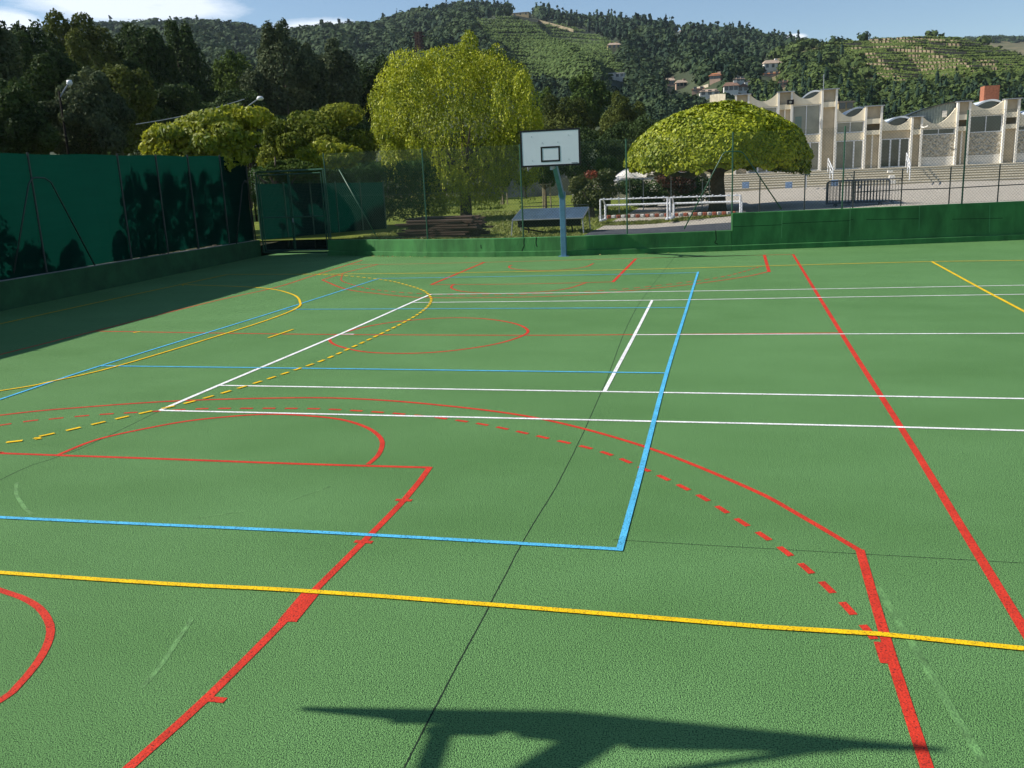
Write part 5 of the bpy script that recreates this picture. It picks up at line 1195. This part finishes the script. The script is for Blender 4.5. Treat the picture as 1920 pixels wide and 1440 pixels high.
# garden walls and lanes
def gwall(pts, ht, M, label, th=.4):
    t = MB(); q = [surf(x, y)[0] for x, y in pts]; o0 = q[0]
    for a, b in zip(q[:-1], q[1:]): t.add([a - o0 + [0, 0, -1.5], b - o0 + [0, 0, -1.5], b - o0 + [0, 0, ht], a - o0 + [0, 0, ht], a - o0 + [0, th, ht], b - o0 + [0, th, ht], b - o0 + [0, th, -1.5], a - o0 + [0, th, -1.5]], [(0, 1, 2, 3), (3, 2, 5, 4), (4, 5, 6, 7)])
    o = t.build('garden_wall', M); o.location = tuple(o0); tag(o, label, 'wall', 'garden walls on the hillside')
m_hwall = mat('pale_garden_wall', (.42, .37, .27), .95, .2, .8)
gwall([(1331, 197), (1345, 196), (1360, 196)], 2.6, m_hwall, 'pale retaining wall below the long low house')
gwall([(1246, 172), (1262, 171)], 1.0, m_hwall, 'short garden wall below the pink houses')
gwall([(1300, 170), (1316, 167), (1328, 163)], .9, m_hwall, 'pale lane wall curving below the orange-roofed house')
q = [HA.hit(x, y) for x, y in ((960, 36), (985, 40), (1010, 44), (1040, 52), (1075, 62))]; w = MB()
for a, b in zip(q[:-1], q[1:]): w.add([a + [0, 0, .6], b + [0, 0, .6], b + [0, 0, 2.6], a + [0, 0, 2.6]], [(0, 1, 2, 3)])
w.build('hill_track', mat('pale_track', (.26, .22, .14), .95, .2, .2))['kind'] = 'structure'
# rusty lattice mast
p = HA.hit(788, 108); D_ = (p - CAM) @ FW; hM = 44 / F * D_; t = empty('lattice_mast', p, 'rusty lattice mast standing behind the left top of the weeping tree', 'mast')
m_rust = mat('rusty_steel', (.07, .035, .022), .9, .3, .5); w = MB(); s = hM * .14
for sx in (-1, 1):
    for sy in (-1, 1): w.tube([(sx * s, sy * s, -2), (sx * s * .75, sy * s * .75, hM)], .35, 4)
w.build('legs', m_rust, t); w = MB()
for i in range(9):
    z0, z1 = hM * i / 9, hM * (i + 1) / 9
    for sy in (-1, 1): w.bar((-s, sy * s, z0), (s, sy * s, z1), .2); w.bar((s, sy * s, z0), (-s, sy * s, z1), .2); w.bar((-s, sy * s, z1), (s, sy * s, z1), .2)
w.build('bracing', m_rust, t); w = MB(); w.box(-s * 1.7, -s, hM * .82, s * 2.1, s, hM * .86); w.box(-s * 1.2, -s, hM * .98, s * 1.2, s, hM * 1.02); w.build('platform', m_rust, t)

# lone trees standing on the skyline of the right hill
def lone(xc, yb, hpx, wpx, lab, seed, hill=HB):
    p = hill.hit(xc, yb); D_ = (p - CAM) @ FW; H_ = hpx / F * D_; w = wpx / F * D_
    tree('hilltop_tree', p - [0, 0, .3], crown_blobs(0, 0, H_ * .62, w / 2, w / 2, H_ * .4, 7, seed, (.35, .5)), 900, .7, lm_dark, lab, 'tree', 'lone trees on the skyline', (H_ * .4, w * .05), seed, spread=w * .2, limbs=3)
lone(1751, 71, 15, 14, 'larger round tree on the skyline of the right hill', 301); lone(1767, 72, 10, 8, 'smaller tree just right of the round one on the skyline', 302)
lone(1594, 78, 5, 9, 'low bush on the left part of the right hill skyline', 303); lone(1547, 84, 6, 10, 'dark bush where the right hill meets the forest', 304)
lone(1875, 92, 6, 8, 'dark bush near the right edge of the right hill', 305)
lone(86, 68, 8, 16, 'rounded tree breaking the skyline of the far left ridge', 306, HA)

# ------------------------------------------------------------------ air
hz = MB().box(-900, -60, -2.4, 900, 1500, 330).build('haze', bpy.data.materials.new('haze')); hm = hz.data.materials[0]; hm.use_nodes = True
tt = hm.node_tree; tt.nodes.clear(); vo = tt.nodes.new('ShaderNodeVolumePrincipled'); oo = tt.nodes.new('ShaderNodeOutputMaterial')
vo.inputs['Color'].default_value = (.72, .85, 1, 1); vo.inputs['Density'].default_value = .00007; vo.inputs['Anisotropy'].default_value = .2
tt.links.new(vo.outputs[0], oo.inputs['Volume']); tag(hz, kind='stuff'); hz['label'] = 'thin bluish haze over the valley'
